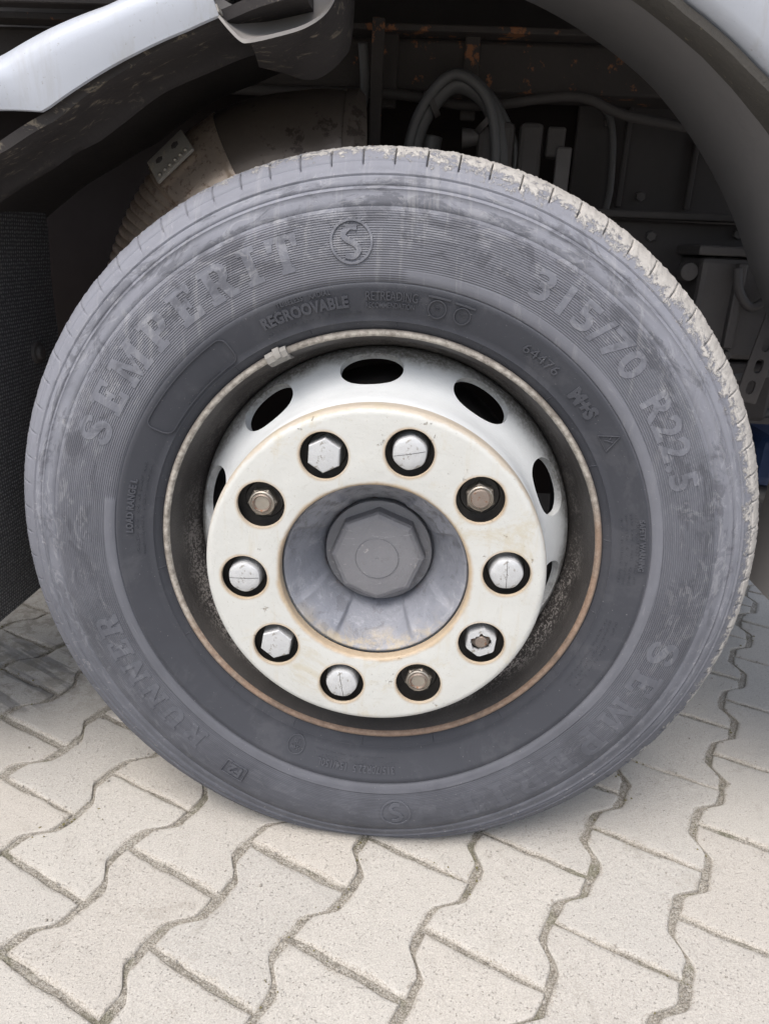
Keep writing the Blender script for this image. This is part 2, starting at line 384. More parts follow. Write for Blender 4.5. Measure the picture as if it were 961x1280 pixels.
def mat_paver():
    N = NT('concrete_paver'); P = N.pos(); R = N.rnd()
    n = N.noise(P, 7, 6, .65, .3); m = N.noise(P, 45, 5, .65); f = N.noise(P, 520, 3, .7); g = N.noise(P, 210, 4, .65)
    col = N.mix(N.add(N.mul(n, .55), N.mul(m, .45)), (.41, .388, .352), (.54, .517, .478))
    col = N.mix(N.ss(R, 0.0, 1.0, .0, .45), col, (.385, .372, .35))
    warm = N.ss(N.m('FRACT', N.mul(R, 7.31)), .55, .95)
    col = N.mix(N.mul(warm, .30), col, (.50, .45, .39))
    col = N.mix(N.ss(f, .3, .75), N.mix(.34, col, (.15, .14, .125)), N.mix(.20, col, (.66, .64, .60)))
    ea = N.n('ShaderNodeAttribute', attribute_name='edge').outputs['Fac']
    gr = N.noise(P, 380, 3, .7); cl = N.noise(P, 24, 4, .65, .3)
    en = N.add(N.mul(ea, .80), N.add(N.mul(N.sub(gr, .5), 1.5), N.mul(N.sub(cl, .5), 1.1)))
    grime = N.ss(en, .50, .62)
    col = N.mix(N.mul(grime, .58), col, N.mix(N.ss(f, .35, .65), (.17, .15, .122), (.47, .435, .38)))
    pit = N.ss(N.noise(P, 300, 2, .5), .655, .69)
    col = N.mix(N.mul(pit, .45), col, (.16, .15, .13))
    # worn, darker dirty patches and grit along the edges
    dirt = N.ss(N.noise(P, 13, 6, .72, .7), .56, .70)
    col = N.mix(N.mul(dirt, .28), col, (.22, .20, .165))
    # darker blue-grey stripes to the rear of the wheel, fixed in place on the paving
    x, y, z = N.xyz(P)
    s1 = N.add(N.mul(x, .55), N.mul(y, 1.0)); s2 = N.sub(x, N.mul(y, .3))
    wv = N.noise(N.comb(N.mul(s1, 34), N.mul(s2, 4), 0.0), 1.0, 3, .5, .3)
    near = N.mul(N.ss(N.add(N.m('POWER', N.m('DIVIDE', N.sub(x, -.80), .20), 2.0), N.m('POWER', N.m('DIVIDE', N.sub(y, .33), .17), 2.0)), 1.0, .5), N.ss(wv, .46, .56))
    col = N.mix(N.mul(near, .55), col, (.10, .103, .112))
    ns = N.ss(N.noise(P, 26, 5, .7, .5), .45, .6)
    back = N.mul(N.ss(N.sub(y, N.mul(x, .55)), .45, .75), .45)
    col = N.mix(N.mul(back, ns), col, (.15, .135, .10))
    N.bump(N.add(N.add(N.mul(f, .30), N.mul(g, .45)), N.add(N.mul(m, .9), N.mul(pit, -1.0))), .0022, .8)
    return N.out(col, .88, spec=.2)
PAVE = mat_paver()
def mat_sand():
    N = NT('joint_sand'); P = N.pos(); n = N.noise(P, 9, 5, .65); m = N.noise(P, 70, 5, .7); f = N.noise(P, 420, 4, .7)
    col = N.mix(N.ss(f, .35, .65), (.22, .197, .163), (.54, .51, .455))
    col = N.mix(N.mul(N.ss(n, .54, .64), .45), col, (.11, .115, .05))
    col = N.mix(N.mul(N.ss(m, .52, .64), .45), col, (.13, .115, .09))
    N.bump(N.add(f, N.mul(m, 2)), .004, 1.0); return N.out(col, .95, spec=.15)
SAND = mat_sand()
GRIT = simple('grey_grit', (.18, .165, .14), (.40, .375, .34), 50, .9, 0, 0, spec=.2)
MOSS = simple('dry_moss', (.09, .085, .035), (.22, .195, .10), 60, .95, 0, 0, spec=.1)

# ------------------------------------------------------------------ ground and pavers
GB = 60.0
gv = []; gf = []
cuts = [-GB, -8, -3, -2, -1.4] + [-1.2 + .02 * i for i in range(170)] + [2.4, 3.2, 5, 10, GB]
yc = [-GB, -8, -3, -2, -1.4] + [-1.0 + .02 * i for i in range(140)] + [2.0, 3.2, 5, 10, GB]
for x in cuts:
    for y in yc:
        gv.append((x, y, -.0042 + .0020 * noise.noise((x * 9, y * 9, 0)) + .0016 * noise.noise((x * 40, y * 40, 3))))
ny = len(yc)
for i in range(len(cuts) - 1):
    for j in range(ny - 1): gf.append((i * ny + j, (i + 1) * ny + j, (i + 1) * ny + j + 1, i * ny + j + 1))
ground = link('ground', mesh(gv, gf), SAND); ground['kind'] = 'structure'; ground['label'] = 'sandy joint bed under grey concrete paving'
PW, PL, PTH, POX, POY = .1484, .2074, -.4345, -.2734, -.1161
E1 = Vector((cos(PTH), sin(PTH), 0)); E2 = Vector((-sin(PTH), cos(PTH), 0))
def paver_mesh(seed, big=1.0):
    rd = random.Random(seed); gz, gs = .0040, .0019
    hw = lambda v: PW * (.5 + .098 * (1 if (v < .165 or v > .835) else (-1 if .335 < v < .665 else 0))) - gz
    vs_ = [0, .05, .10, .15, .18, .21, .24, .26, .29, .32, .35, .40, .45, .5, .55, .60, .65, .68, .71, .74, .76, .79, .82, .85, .90, .95, 1]
    def half(v):
        if v < .15: return .598
        if v < .35: return .598 - .196 * sstep(.150, .350, v)
        if v < .65: return .402
        if v < .85: return .402 + .196 * sstep(.650, .850, v)
        return .598
    out = []
    for v in vs_: out.append((half(v) * PW - gz, (v - .5) * (PL - 2 * gs)))
    for v in reversed(vs_): out.append((-half(v) * PW + gz, (v - .5) * (PL - 2 * gs)))
    n0 = len(out); ext = []
    for i in range(n0):                        # densify the two straight ends, roughen the outline
        a = out[i]; b = out[(i + 1) % n0]; ext.append(a)
        if abs(a[1] - b[1]) < 1e-6 and abs(a[0] - b[0]) > .05:
            for k in range(1, 8): ext.append((a[0] + (b[0] - a[0]) * k / 8, a[1]))
    pts = []
    sd_ = seed * 7.3
    for (x, y) in ext:
        l = hypot(x, y); j = .0042 * noise.noise((x * 26 + sd_, y * 26, sd_)) + .0024 * noise.noise((x * 160, y * 160 + sd_, 1)) - .0008
        pts.append((x * (1 + j / l), y * (1 + j / l)))
    eds = [1, 1, 1, .92, .70, .34, .06, 0]
    rings = [(1.0, -.055), (1.0, -.0068), (.993, -.0034), (.978, -.0012), (.954, -.0001), (.90, .0003), (.78, .0004), (.45, .0002)]
    V = []; F = []; n = len(pts)
    for s, zz in rings:
        for (x, y) in pts:
            l = hypot(x, y); k = 1 - (1 - s) * (.09 / l) if s > .89 else s
            V.append((x * k, y * k, zz + (.0007 * noise.noise((x * k * 30 + sd_, y * k * 30, 5)) if zz > -.05 else 0)))
    V.append((0, 0, .0002)); c = len(V) - 1
    for q in range(len(rings) - 1):
        for i in range(n): F.append((q * n + i, q * n + (i + 1) % n, (q + 1) * n + (i + 1) % n, (q + 1) * n + i))
    for i in range(n): F.append(((len(rings) - 1) * n + i, (len(rings) - 1) * n + (i + 1) % n, c))
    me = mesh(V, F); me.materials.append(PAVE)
    at = me.attributes.new('edge', 'FLOAT', 'POINT')
    for q in range(len(V)): at.data[q].value = eds[min(q // n, 7)] if q < len(V) - 1 else 0
    return me
pm = [paver_mesh(s) for s in range(8)]
cells = []
for i in range(-22, 30):
    for j in range(-22, 30):
        jj = j + (.5 if i % 2 else 0)
        c = Vector((POX, POY, 0)) + E1 * (i * PW) + E2 * ((jj + .5) * PL)
        cells.append((c, i, j))
campos = Vector((.05, -.55, 0))
cells.sort(key=lambda t: (t[0] - campos).length + (.35 * max(0, -t[0].y - .75)))
far = bmesh.new()
for k, (c, i, j) in enumerate(cells):
    if abs(c.x) > 3.6 or not -2.6 < c.y < 3.6: continue
    rz = PTH + random.uniform(-.013, .013) + (pi if random.random() < .5 else 0)
    loc = (c.x + random.uniform(-.0018, .0018), c.y + random.uniform(-.0018, .0018), random.uniform(-.0020, .0010))
    rot = (random.uniform(-.006, .006), random.uniform(-.006, .006), rz)
    if k < 290:
        o = link('paver', random.choice(pm), None, ground, loc); o.rotation_euler = rot
    else:
        b0 = len(far.verts); far.from_mesh(pm[k % 8]); far.verts.ensure_lookup_table()
        from mathutils import Euler
        mt = Matrix.Translation(loc) @ Euler(rot).to_matrix().to_4x4()
        for v in far.verts[b0:]: v.co = mt @ v.co
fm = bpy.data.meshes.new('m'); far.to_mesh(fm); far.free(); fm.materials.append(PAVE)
fo = link('distant_pavers', fm, None, ground); fo['kind'] = 'stuff'

# grit and moss lying in the joints
def scatter(name, mat, n, smin, smax, flat, label, cat, patch=None):
    tb = bmesh.new(); bmesh.ops.create_icosphere(tb, subdivisions=1, radius=1); tb.verts.ensure_lookup_table()
    tv = [v.co.copy() for v in tb.verts]; tf = [[v.index for v in f.verts] for f in tb.faces]; tb.free()
    V = []; F = []; rd = random.Random(len(name))
    for _ in range(n):
        i = rd.randint(-7, 12); j = rd.randint(-9, 12); jj = j + (.5 if i % 2 else 0)
        if rd.random() < .72:
            v = rd.random(); half = .5 + (.098 if (v < .165 or v > .835) else (-.098 if .335 < v < .665 else 0))
            p = Vector((POX, POY, 0)) + E1 * ((i + half) * PW + rd.gauss(0, .0060)) + E2 * ((jj + v) * PL)
        elif rd.random() < .8:
            p = Vector((POX, POY, 0)) + E1 * ((i + rd.uniform(-.5, .5)) * PW) + E2 * (jj * PL + rd.gauss(0, .0048))
        else:
            p = Vector((rd.uniform(-.9, 1.1), rd.uniform(-.6, .9), 0))
            if rd.random() < .5: continue
        if patch and noise.noise((p.x * 6, p.y * 6, 8)) < patch: continue
        s = smin + (smax - smin) * rd.random() ** 3
        on = rd.random()
        m = Matrix.Translation((p.x, p.y, -.0022 if on < .55 else .0006)) @ Matrix.Rotation(rd.random() * 6, 4, 'Z') @ Matrix.Diagonal((s, s * rd.uniform(.6, 1), s * flat, 1))
        b0 = len(V); V += [m @ v + Vector((rd.uniform(-1, 1), rd.uniform(-1, 1), rd.uniform(-.4, .4))) * s * .25 for v in tv]
        F += [[b0 + q for q in f] for f in tf]
    me = bpy.data.meshes.new('m'); me.from_pydata(V, [], F)
    o = link(name, me, mat); o['kind'] = 'stuff'; o['label'] = label; o['category'] = cat; return o
scatter('joint_grit', GRIT, 14000, .0007, .0030, .7, 'fine grey grit lying in the joints of the paving', 'grit')
scatter('joint_moss', MOSS, 14000, .0008, .0026, .6, 'dry olive moss growing in patches in the paving joints', 'moss', .12)

# ------------------------------------------------------------------ truck
truck = bpy.data.objects.new('truck', None); C.objects.link(truck)
truck['label'] = 'silver truck with dusty front wheel, cream nut ring and open dark wheel arch'; truck['category'] = 'truck'
wheel = bpy.data.objects.new('wheel', None); C.objects.link(wheel); wheel.parent = truck; wheel.location = (0, 0, HUB)
def W_(name, me, mat, label=None):
    o = link(name, me, mat, wheel)
    if label: o['label'] = label
    return o
def B_(name, me, mat, parent=None, label=None):
    o = link(name, me, mat, parent or truck, (0, 0, 0) if parent else (0, 0, HUB))
    if label: o['label'] = label
    return o

# ---- tyre
PR = [(.286, .020), (.296, .007), (.301, .0005), (.306, -.0045), (.318, -.0115), (.340, -.0195), (.365, -.0258), (.395, -.0290), (.425, -.0275),
      (.450, -.0222), (.468, -.0158), (.482, -.0085), (.491, -.0010), (.4965, .0060), (.4998, .0120), (.5030, .020), (.5060, .040), (.5075, .075), (.5080, .127)]
def prof_y(r):
    for k in range(len(PR) - 1):
        if PR[k][0] <= r <= PR[k + 1][0]:
            (r1, y1), (r2, y2) = PR[k], PR[k + 1]
            s = lambda i: (PR[min(i + 1, len(PR) - 1)][1] - PR[max(i - 1, 0)][1]) / (PR[min(i + 1, len(PR) - 1)][0] - PR[max(i - 1, 0)][0])
            h = r2 - r1; t = (r - r1) / h; m1, m2 = s(k) * h, s(k + 1) * h
            return (2 * t ** 3 - 3 * t * t + 1) * y1 + (t ** 3 - 2 * t * t + t) * m1 + (-2 * t ** 3 + 3 * t * t) * y2 + (t ** 3 - t * t) * m2
    return PR[-1][1]
def rel(r):                                    # moulded rings and grooves on the sidewall (outwards positive)
    d = 0.0
    for rc, wd, hh in ((.3095, .0011, .0010), (.3550, .0010, -.0012), (.4375, .0010, -.0009), (.4560, .0010, .0010), (.4590, .0012, -.0013), (.4700, .0011, -.0012), (.4725, .0011, .0011), (.4855, .0012, -.0008)):
        q = abs(r - rc) / wd
        if q < 1: d += hh * (1 - q * q)
    return d
def deform(p):                                 # the loaded tyre: flat where it stands, bulging above
    x, y, z = p; r = hypot(x, z); a = atan2(z, x)
    if r < .30 or z > -.2: return p
    k = sstep(.30, .47, r); c = max(0, cos((a + pi / 2) * 1.6)) if abs(a + pi / 2) < .95 else 0
    if y < .1: y -= .017 * c * c * sin(pi * min(1, (r - .30) / .2)) * (1 if r > .3 else 0)
    lim = HUB - .0005
    zs = -z; e = .016
    d = zs - (lim - e)
    if d > 0: zs = (lim - e) + e * (1 - math.exp(-d / e))
    return (x, y, -zs)
rs = sorted(set([p[0] for p in PR if p[0] < .4990] + [rc + s * wd for rc, wd in ((.3095, .0011), (.355, .0010), (.4375, .0010), (.456, .0010), (.459, .0012), (.470, .0011), (.4725, .0011), (.4855, .0012)) for s in (-1, -.5, 0, .5, 1)] + [.324, .332, .348, .375, .385, .405, .415, .445, .464, .477, .4835, .4895, .492]))
fr = [(r, prof_y(r) - rel(r)) for r in rs] + [(.4998, .012), (.5014, .0155), (.5030, .020), (.5046, .028), (.5060, .040)]
NS = 84
angs = []
for s in range(NS):
    a0 = 2 * pi * s / NS; h = .0007 / .495; pit = 2 * pi / NS
    angs += [a0 - h * 1.6, a0 - h, a0 + h, a0 + h * 1.6] + [a0 + h * 1.6 + (pit - h * 3.2) * k / 19 for k in range(1, 19)]
sip = []
for s in range(NS): sip += [0, 1, 1, 0] + [0] * 18
V = []; F = []
tail = [(.5070, .062), (.4985, .066), (.4985, .074), (.5075, .078), (.5080, .127), (.5075, .176), (.4985, .180), (.4985, .188), (.5070, .192), (.5060, .214), (.498, .240), (.489, .2545), (.468, .268), (.425, .281), (.395, .283), (.340, .2735), (.306, .258), (.286, .234)]
full = fr + tail; k = len(full)
for i, a in enumerate(angs):
    for j, (r, y) in enumerate(full):
        if sip[i] and .4815 < r < .5000 and j < len(fr):
            q = sstep(.4815, .4850, r); r -= .0035 * q; y += .0100 * q
        elif r > .4885 and j <= len(fr) + 2:
            x_, z_ = cos(a), sin(a); sd_ = .5 + .5 * cos(a - .75)
            nn = noise.fractal((x_ * 60, y * 75, z_ * 60), .8, 2.0, 4)
            n3 = noise.noise((x_ * 210, y * 160, z_ * 210))
            r += (.0004 + .0010 * sd_) * max(-.5, nn) * sstep(.4885, .497, r) + .0007 * n3 * sd_ * sstep(.495, .499, r)
            y -= .0008 * n3 * sd_
        V.append(deform((r * cos(a), y, r * sin(a))))
n = len(angs)
for i in range(n):
    p, q = i * k, ((i + 1) % n) * k
    for j in range(k - 1): F.append((p + j, p + j + 1, q + j + 1, q + j))
tyre = W_('tyre', mesh(V, F, True), RUB)

# ---- raised lettering
def curve_mesh(cu):
    o = bpy.data.objects.new('tmp', cu); C.objects.link(o)
    dg = bpy.context.evaluated_depsgraph_get(); dg.update()
    me = bpy.data.meshes.new_from_object(o.evaluated_get(dg)); bpy.data.objects.remove(o); return me
def text_mesh(body, size, bold=0.0, space=1.0):
    cu = bpy.data.curves.new('t', 'FONT'); cu.body = body; cu.size = size; cu.extrude = .0005; cu.offset = bold; cu.space_character = space
    cu.resolution_u = 3
    return curve_mesh(cu)
def poly_mesh(loops, ext=.0005):
    cu = bpy.data.curves.new('t', 'CURVE'); cu.dimensions = '2D'; cu.fill_mode = 'BOTH'; cu.extrude = ext
    for L in loops:
        sp = cu.splines.new('POLY'); sp.points.add(len(L) - 1); sp.use_cyclic_u = True
        for q, (x, y) in enumerate(L): sp.points[q].co = (x, y, 0, 1)
    return curve_mesh(cu)
def stroke(path, w, closed=False):             # outline loops of a line of constant width
    P = [Vector((*p, 0)) for p in path]; n = len(P); L = []; R = []
    for i, p in enumerate(P):
        a = P[(i - 1) % n] if closed or i else p; b = P[(i + 1) % n] if closed or i < n - 1 else p
        t = (b - a).normalized(); nn = Vector((-t.y, t.x, 0)) * (w / 2); L.append(tuple((p + nn)[:2])); R.append(tuple((p - nn)[:2]))
    return [L, R] if closed else [L + R[::-1]]
def arcp(cx, cy, r, a0, a1, n=24, ry=None): return [(cx + r * cos(radians(a0 + (a1 - a0) * i / n)), cy + (ry or r) * sin(radians(a0 + (a1 - a0) * i / n))) for i in range(n + 1)]
def wrap(me, rc, th0, relief, name='raised_lettering', fit=0.0, centre=True, smooth_mat=None, flat=False, step=.005):
    """bend a flat mesh onto the sidewall: x runs clockwise along radius rc from angle th0, y runs outwards"""
    bm = bmesh.new(); bm.from_mesh(me); bmesh.ops.remove_doubles(bm, verts=bm.verts, dist=1e-6)
    xs = [v.co.x for v in bm.verts]
    if fit:
        q_ = fit / (max(xs) - min(xs))
        for v in bm.verts: v.co.x *= q_
    xs = [v.co.x for v in bm.verts]; ys = [v.co.y for v in bm.verts]
    cx = (min(xs) + max(xs)) / 2 if centre else 0; cy = (min(ys) + max(ys)) / 2 if centre else 0
    for ax, lo, hi in ((0, min(xs), max(xs)), (1, min(ys), max(ys))):
        t = lo + step
        while t < hi:
            nrm = Vector((1, 0, 0)) if ax == 0 else Vector((0, 1, 0))
            bmesh.ops.bisect_plane(bm, geom=bm.verts[:] + bm.edges[:] + bm.faces[:], plane_co=nrm * t, plane_no=nrm); t += step
    for v in bm.verts:
        r = rc + v.co.y - cy; a = th0 - (v.co.x - cx) / rc
        y = prof_y(r) - (relief * (2.0 if .00075 < relief < .00105 else 1.25) if v.co.z > 0 else -.0006)
        v.co = Vector(deform((r * cos(a), y, r * sin(a))))
    bmesh.ops.recalc_face_normals(bm, faces=bm.faces)
    m2 = bpy.data.meshes.new('m'); bm.to_mesh(m2); bm.free()
    return W_(name, m2, smooth_mat or (RUBL if relief > .00075 and rc < .36 else RUBS))
s_ = .15
def Sgl():
    ctr = catmull([(.70, .70, 0), (.64, .86, 0), (.42, .91, 0), (.20, .86, 0), (.13, .72, 0), (.20, .60, 0), (.42, .51, 0), (.63, .41, 0), (.71, .27, 0), (.62, .13, 0), (.40, .085, 0), (.18, .14, 0), (.10, .30, 0)], 4)
    n = len(ctr); L = []; R = []
    for i, p in enumerate(ctr):
        t = (ctr[min(i + 1, n - 1)] - ctr[max(i - 1, 0)]).normalized(); u = i / (n - 1)
        w_ = .085 + .055 * math.exp(-((u - .5) / .16) ** 2)
        nn = Vector((-t.y, t.x, 0)) * w_; L.append((p + nn)[:2]); R.append((p - nn)[:2])
    return [[tuple(q) for q in L + R[::-1]]], .82
GL = {
 'S': Sgl(),
 'E': ([[(0, 0), (.78, 0), (.78, .3), (.64, .3), (.60, s_), (.36, s_), (.36, .42), (.46, .42), (.46, .34), (.56, .34), (.56, .66), (.46, .66), (.46, .58), (.36, .58), (.36, 1 - s_), (.60, 1 - s_), (.64, .7), (.76, .7), (.76, 1), (0, 1), (0, 1 - s_), (.1, 1 - s_), (.1, s_), (0, s_)]], .78),
 'I': ([[(0, 0), (.5, 0), (.5, s_), (.38, s_), (.38, 1 - s_), (.5, 1 - s_), (.5, 1), (0, 1), (0, 1 - s_), (.12, 1 - s_), (.12, s_), (0, s_)]], .5),
 'T': ([[(.22, 0), (.62, 0), (.62, s_), (.55, s_), (.55, 1 - s_), (.66, 1 - s_), (.70, .66), (.84, .66), (.84, 1), (0, 1), (0, .66), (.14, .66), (.18, 1 - s_), (.29, 1 - s_), (.29, s_), (.22, s_)]], .84),
 'M': ([[(0, 0), (.34, 0), (.34, s_), (.27, s_), (.27, .66), (.50, 0), (.56, 0), (.80, .66), (.80, s_), (.72, s_), (.72, 0), (1.12, 0), (1.12, s_), (1.03, s_), (1.03, 1 - s_), (1.12, 1 - s_), (1.12, 1), (.80, 1), (.56, .36), (.32, 1), (0, 1), (0, 1 - s_), (.1, 1 - s_), (.1, s_), (0, s_)]], 1.12),
 'P': ([[(0, 0), (.46, 0), (.46, s_), (.36, s_), (.36, .38), (.55, .38)] + arcp(.55, .69, .27, -80, 80, 12, .31) + [(.55, 1), (0, 1), (0, 1 - s_), (.1, 1 - s_), (.1, s_), (0, s_)], [(.36, .54), (.5, .54)] + arcp(.5, .69, .07, -70, 70, 6, .15) + [(.5, .84), (.36, .84)]], .82),
 'R': ([[(0, 0), (.44, 0), (.44, s_), (.36, s_), (.36, .40), (.43, .40), (.58, 0), (.92, 0), (.92, s_), (.83, s_), (.70, .43)] + arcp(.56, .71, .28, -55, 80, 12, .29) + [(.56, 1), (0, 1), (0, 1 - s_), (.1, 1 - s_), (.1, s_), (0, s_)], [(.36, .56), (.5, .56)] + arcp(.5, .70, .07, -70, 70, 6, .14) + [(.5, .84), (.36, .84)]], .92),
 'U': ([[(0, 1), (0, 1 - s_), (.1, 1 - s_), (.1, .32)] + arcp(.48, .32, .38, 180, 360, 16, .32) + [(.86, 1 - s_), (.96, 1 - s_), (.96, 1), (.56, 1), (.56, 1 - s_), (.66, 1 - s_), (.66, .32)] + arcp(.50, .32, .15, 360, 180, 10, .15) + [(.35, 1 - s_), (.45, 1 - s_), (.45, 1)]], .96),
 'N': ([[(0, 0), (.36, 0), (.36, s_), (.27, s_), (.27, .66), (.68, 0), (.90, 0), (.90, 1 - s_), (1.0, 1 - s_), (1.0, 1), (.64, 1), (.64, 1 - s_), (.73, 1 - s_), (.73, .36), (.34, 1), (0, 1), (0, 1 - s_), (.1, 1 - s_), (.1, s_), (0, s_)]], 1.0)}
def slab_word(word, h, gap, wide=1.0):
    x = 0; loops = []
    for ch in word:
        L, wd = GL[ch]
        for l in L: loops.append([(x + px * h * wide, py * h) for px, py in l])
        x += wd * h * wide + gap
    return poly_mesh(loops)
D = radians
wrap(slab_word('SEMPERIT', .042, .0135, 1.02), .399, D(132.3), .00046)
wrap(slab_word('SEMPERIT', .042, .0165, 1.06), .4055, D(-41.5), .00055)
wrap(slab_word('RUNNER', .034, .0095, 1.02), .396, D(-146), .00060)
def circle_logo(th, rc, R):
    L = stroke(arcp(0, 0, R, 0, 345, 40), R * .13, True)
    L2 = stroke(arcp(0, 0, R, 0, 350, 36), R * .12, True)
    c = [tuple(p[:2]) for p in catmull([(.30 * R, .62 * R, 0), (-.05 * R, .66 * R, 0), (-.38 * R, .36 * R, 0), (-.18 * R, .08 * R, 0), (.18 * R, -.12 * R, 0), (.36 * R, -.42 * R, 0), (.05 * R, -.70 * R, 0), (-.34 * R, -.62 * R, 0)], 4)]
    wrap(poly_mesh(L2 + stroke(c, R * .26)), rc, th, .0012, 'raised_emblem')
circle_logo(D(96.4), .4005, .0235); circle_logo(D(-83.4), .4005, .0215)
wrap(text_mesh('315/70', .048, .0012, 1.06), .401, D(53.4), .00046, fit=.168)
wrap(text_mesh('R22.5', .048, .0012, 1.10), .400, D(27.6), .00048, fit=.128)
wrap(text_mesh('REGROOVABLE', .0185, .0009, 1.05), .3340, D(107.6), .0010, fit=.110)
wrap(text_mesh('TUBELESS   RADIAL', .0085, .0003, 1.1), .3475, D(107.0), .0008, fit=.068)
wrap(text_mesh('RETREADING', .0150, .0001, .98), .3395, D(89.3), .0009, fit=.062)
wrap(text_mesh('RECOMMENDATION', .0088, .0002, 1.0), .3285, D(89.6), .0008, fit=.058)
wrap(text_mesh('M+S', .0235, .0013, 1.0), .3310, D(42.6), .0011, fit=.042)
wrap(text_mesh('64476', .0170, 0, 1.1), .3330, D(55.8), .0008, fit=.052)
wrap(text_mesh('LOAD RANGE L', .0120, .0005, 1.05), .3375, D(171.0), .0009, fit=.078)
wrap(text_mesh('315/70R22.5  154/150L', .0135, .0003, 1.02), .3370, D(-93.0), .0009, fit=.116)
wrap(text_mesh('SAFETY WARNING', .0092, .0004, 1.05), .3455, D(7.5), .0008, fit=.072)
wrap(text_mesh('154M', .0070, .0002), .3305, D(-109.3), .0008); wrap(text_mesh('130', .0070, .0002), .3225, D(-109.3), .0008)
wrap(poly_mesh(stroke(arcp(0, 0, .0125, 0, 350, 36), .0012, True)), .3265, D(-109.3), .0009, 'raised_emblem')
wrap(poly_mesh(stroke([(-.012, -.009), (.012, -.009), (0, .013)], .0013, True) + stroke([(-.0035, -.005), (.0035, .003)], .001) + stroke([(-.0035, .0035), (-.001, .0006)], .001)), .3360, D(32.7), .0010, 'raised_emblem')
# retreading pictograms: two round casings with a strip above
for th, sz in ((79.9, .0105), (74.6, .0098)):
    wrap(poly_mesh(stroke(arcp(0, 0, sz, 0, 348, 30), .0013, True) + stroke([(-sz * 1.25, sz * 1.30), (sz * 1.25, sz * 1.30)], .0022)), .3335, D(th), .0010, 'raised_emblem')
    wrap(text_mesh('225' if th > 77 else '315', .0052, .0001), .3330, D(th), .0007)
wrap(poly_mesh(stroke([(-.017, -.012), (.017, -.012), (.017, .012), (-.017, .012)], .0012, True)), .4040, D(-119.4), .0010, 'raised_emblem')
wrap(text_mesh('F2', .023, .0008), .4040, D(-119.4), .0010)
# plain rounded panel outline
def rounded(w0, w1, h, rad, n=6):
    P = [(-w1, h), (w1, h), (w0, -h), (-w0, -h)]; out = []
    for i, p in enumerate(P):
        a = Vector(P[i - 1]) - Vector(p); b = Vector(P[(i + 1) % 4]) - Vector(p); p = Vector(p)
        for q in range(n + 1):
            t = q / n; A = p + a.normalized() * rad * (1 - t) if t < .5 else None
            c0 = p + a.normalized() * rad; c2 = p + b.normalized() * rad
            out.append(tuple((c0 * (1 - t) ** 2 + p * 2 * t * (1 - t) + c2 * t * t)))
    dense = []
    for i, p in enumerate(out):
        q = out[(i + 1) % len(out)]; m_ = max(1, int(hypot(p[0] - q[0], p[1] - q[1]) / .006))
        for t in range(m_): dense.append((p[0] + (q[0] - p[0]) * t / m_, p[1] + (q[1] - p[1]) * t / m_))
    return dense
wrap(poly_mesh(stroke(rounded(.0735, .0745, .0165, .012), .0014, True)), .3300, D(138.5), .0009, 'panel_outline')
# ticks on the bead ring
def ticks(angles, r0, r1, wd, relief, name):
    bm = bmesh.new()
    for a in angles:
        vs_ = []
        for rr in (r0, (r0 + r1) / 2, r1):
            for s, hh in ((-1, -.0004), (0, relief), (1, -.0004)):
                aa = a + s * wd / 2 / rr; vs_.append(bm.verts.new(deform((rr * cos(aa), prof_y(rr) - hh, rr * sin(aa)))))
        for q in range(2):
            for s in range(2): bm.faces.new((vs_[q * 3 + s], vs_[q * 3 + s + 1], vs_[q * 3 + s + 4], vs_[q * 3 + s + 3]))
    bmesh.ops.recalc_face_normals(bm, faces=bm.faces); me = bpy.data.meshes.new('m'); bm.to_mesh(me); bm.free(); W_(name, me, RUBS)
for i_ in range(18): ticks([D(8 + 20 * i_)], .3005, .3095, .0016, .0010, 'bead_tick')
# rows of unreadable fine moulded print
def print_rows(th0, th1, rows, hgt, seed):
    rd = random.Random(seed); bm = bmesh.new()
    for rr in rows:
        a = th0
        while a > th1:
            wl = rd.uniform(.0022, .0038) / rr
            if rd.random() < .82:
                for _ in range(2):
                    aa = a - rd.random() * wl * .5; ww = wl * rd.uniform(.25, .6); r0 = rr + rd.uniform(0, hgt * .5); r1 = r0 + hgt * rd.uniform(.35, .6)
                    q = []
                    for (ax, rx) in ((aa, r0), (aa - ww, r0), (aa - ww, r1), (aa, r1)):
                        q.append(bm.verts.new(deform((rx * cos(ax), prof_y(rx) - .0005 - rd.random() * .0003, rx * sin(ax)))))
                    q2 = [bm.verts.new(v.co + Vector((0, .001, 0))) for v in q]
                    bm.faces.new(q)
                    for i in range(4): bm.faces.new((q[i], q[(i + 1) % 4], q2[(i + 1) % 4], q2[i]))
            a -= wl * 1.35
    bmesh.ops.recalc_face_normals(bm, faces=bm.faces); me = bpy.data.meshes.new('m'); bm.to_mesh(me); bm.free()
    o = W_('moulded_print', me, RUBS); o['kind'] = 'stuff'
print_rows(D(184), D(160), (.3195, .3262), .0042, 1); print_rows(D(15), D(-2), (.3195, .3255, .3315, .3375), .004, 2)
print_rows(D(-12), D(-32), (.3195, .326, .333), .004, 3); print_rows(D(117), D(96), (.3185,), .0032, 4)
print_rows(D(-82), D(-104), (.3215, .3275), .0036, 5); print_rows(D(143), D(131), (.3155,), .0024, 6)

# ---- rim
rp = [(.2925, .014), (.2982, .010), (.2990, .003), (.2984, -.0006), (.2968, -.0018), (.2935, -.0020), (.2912, -.0010), (.2900, .0030)]
W_('rim_lip', mesh(*lathe(rp, 192), True), LIP)
rw = [(.2900, .0030), (.2862, .0130), (.2835, .024), (.2815, .040), (.2795, .056), (.2745, .068), (.2700, .082), (.2660, .098), (.2630, .120), (.2630, .235), (.276, .245), (.2985, .254)]
W_('rim_barrel', mesh(*lathe(rw, 192), True), WELL)
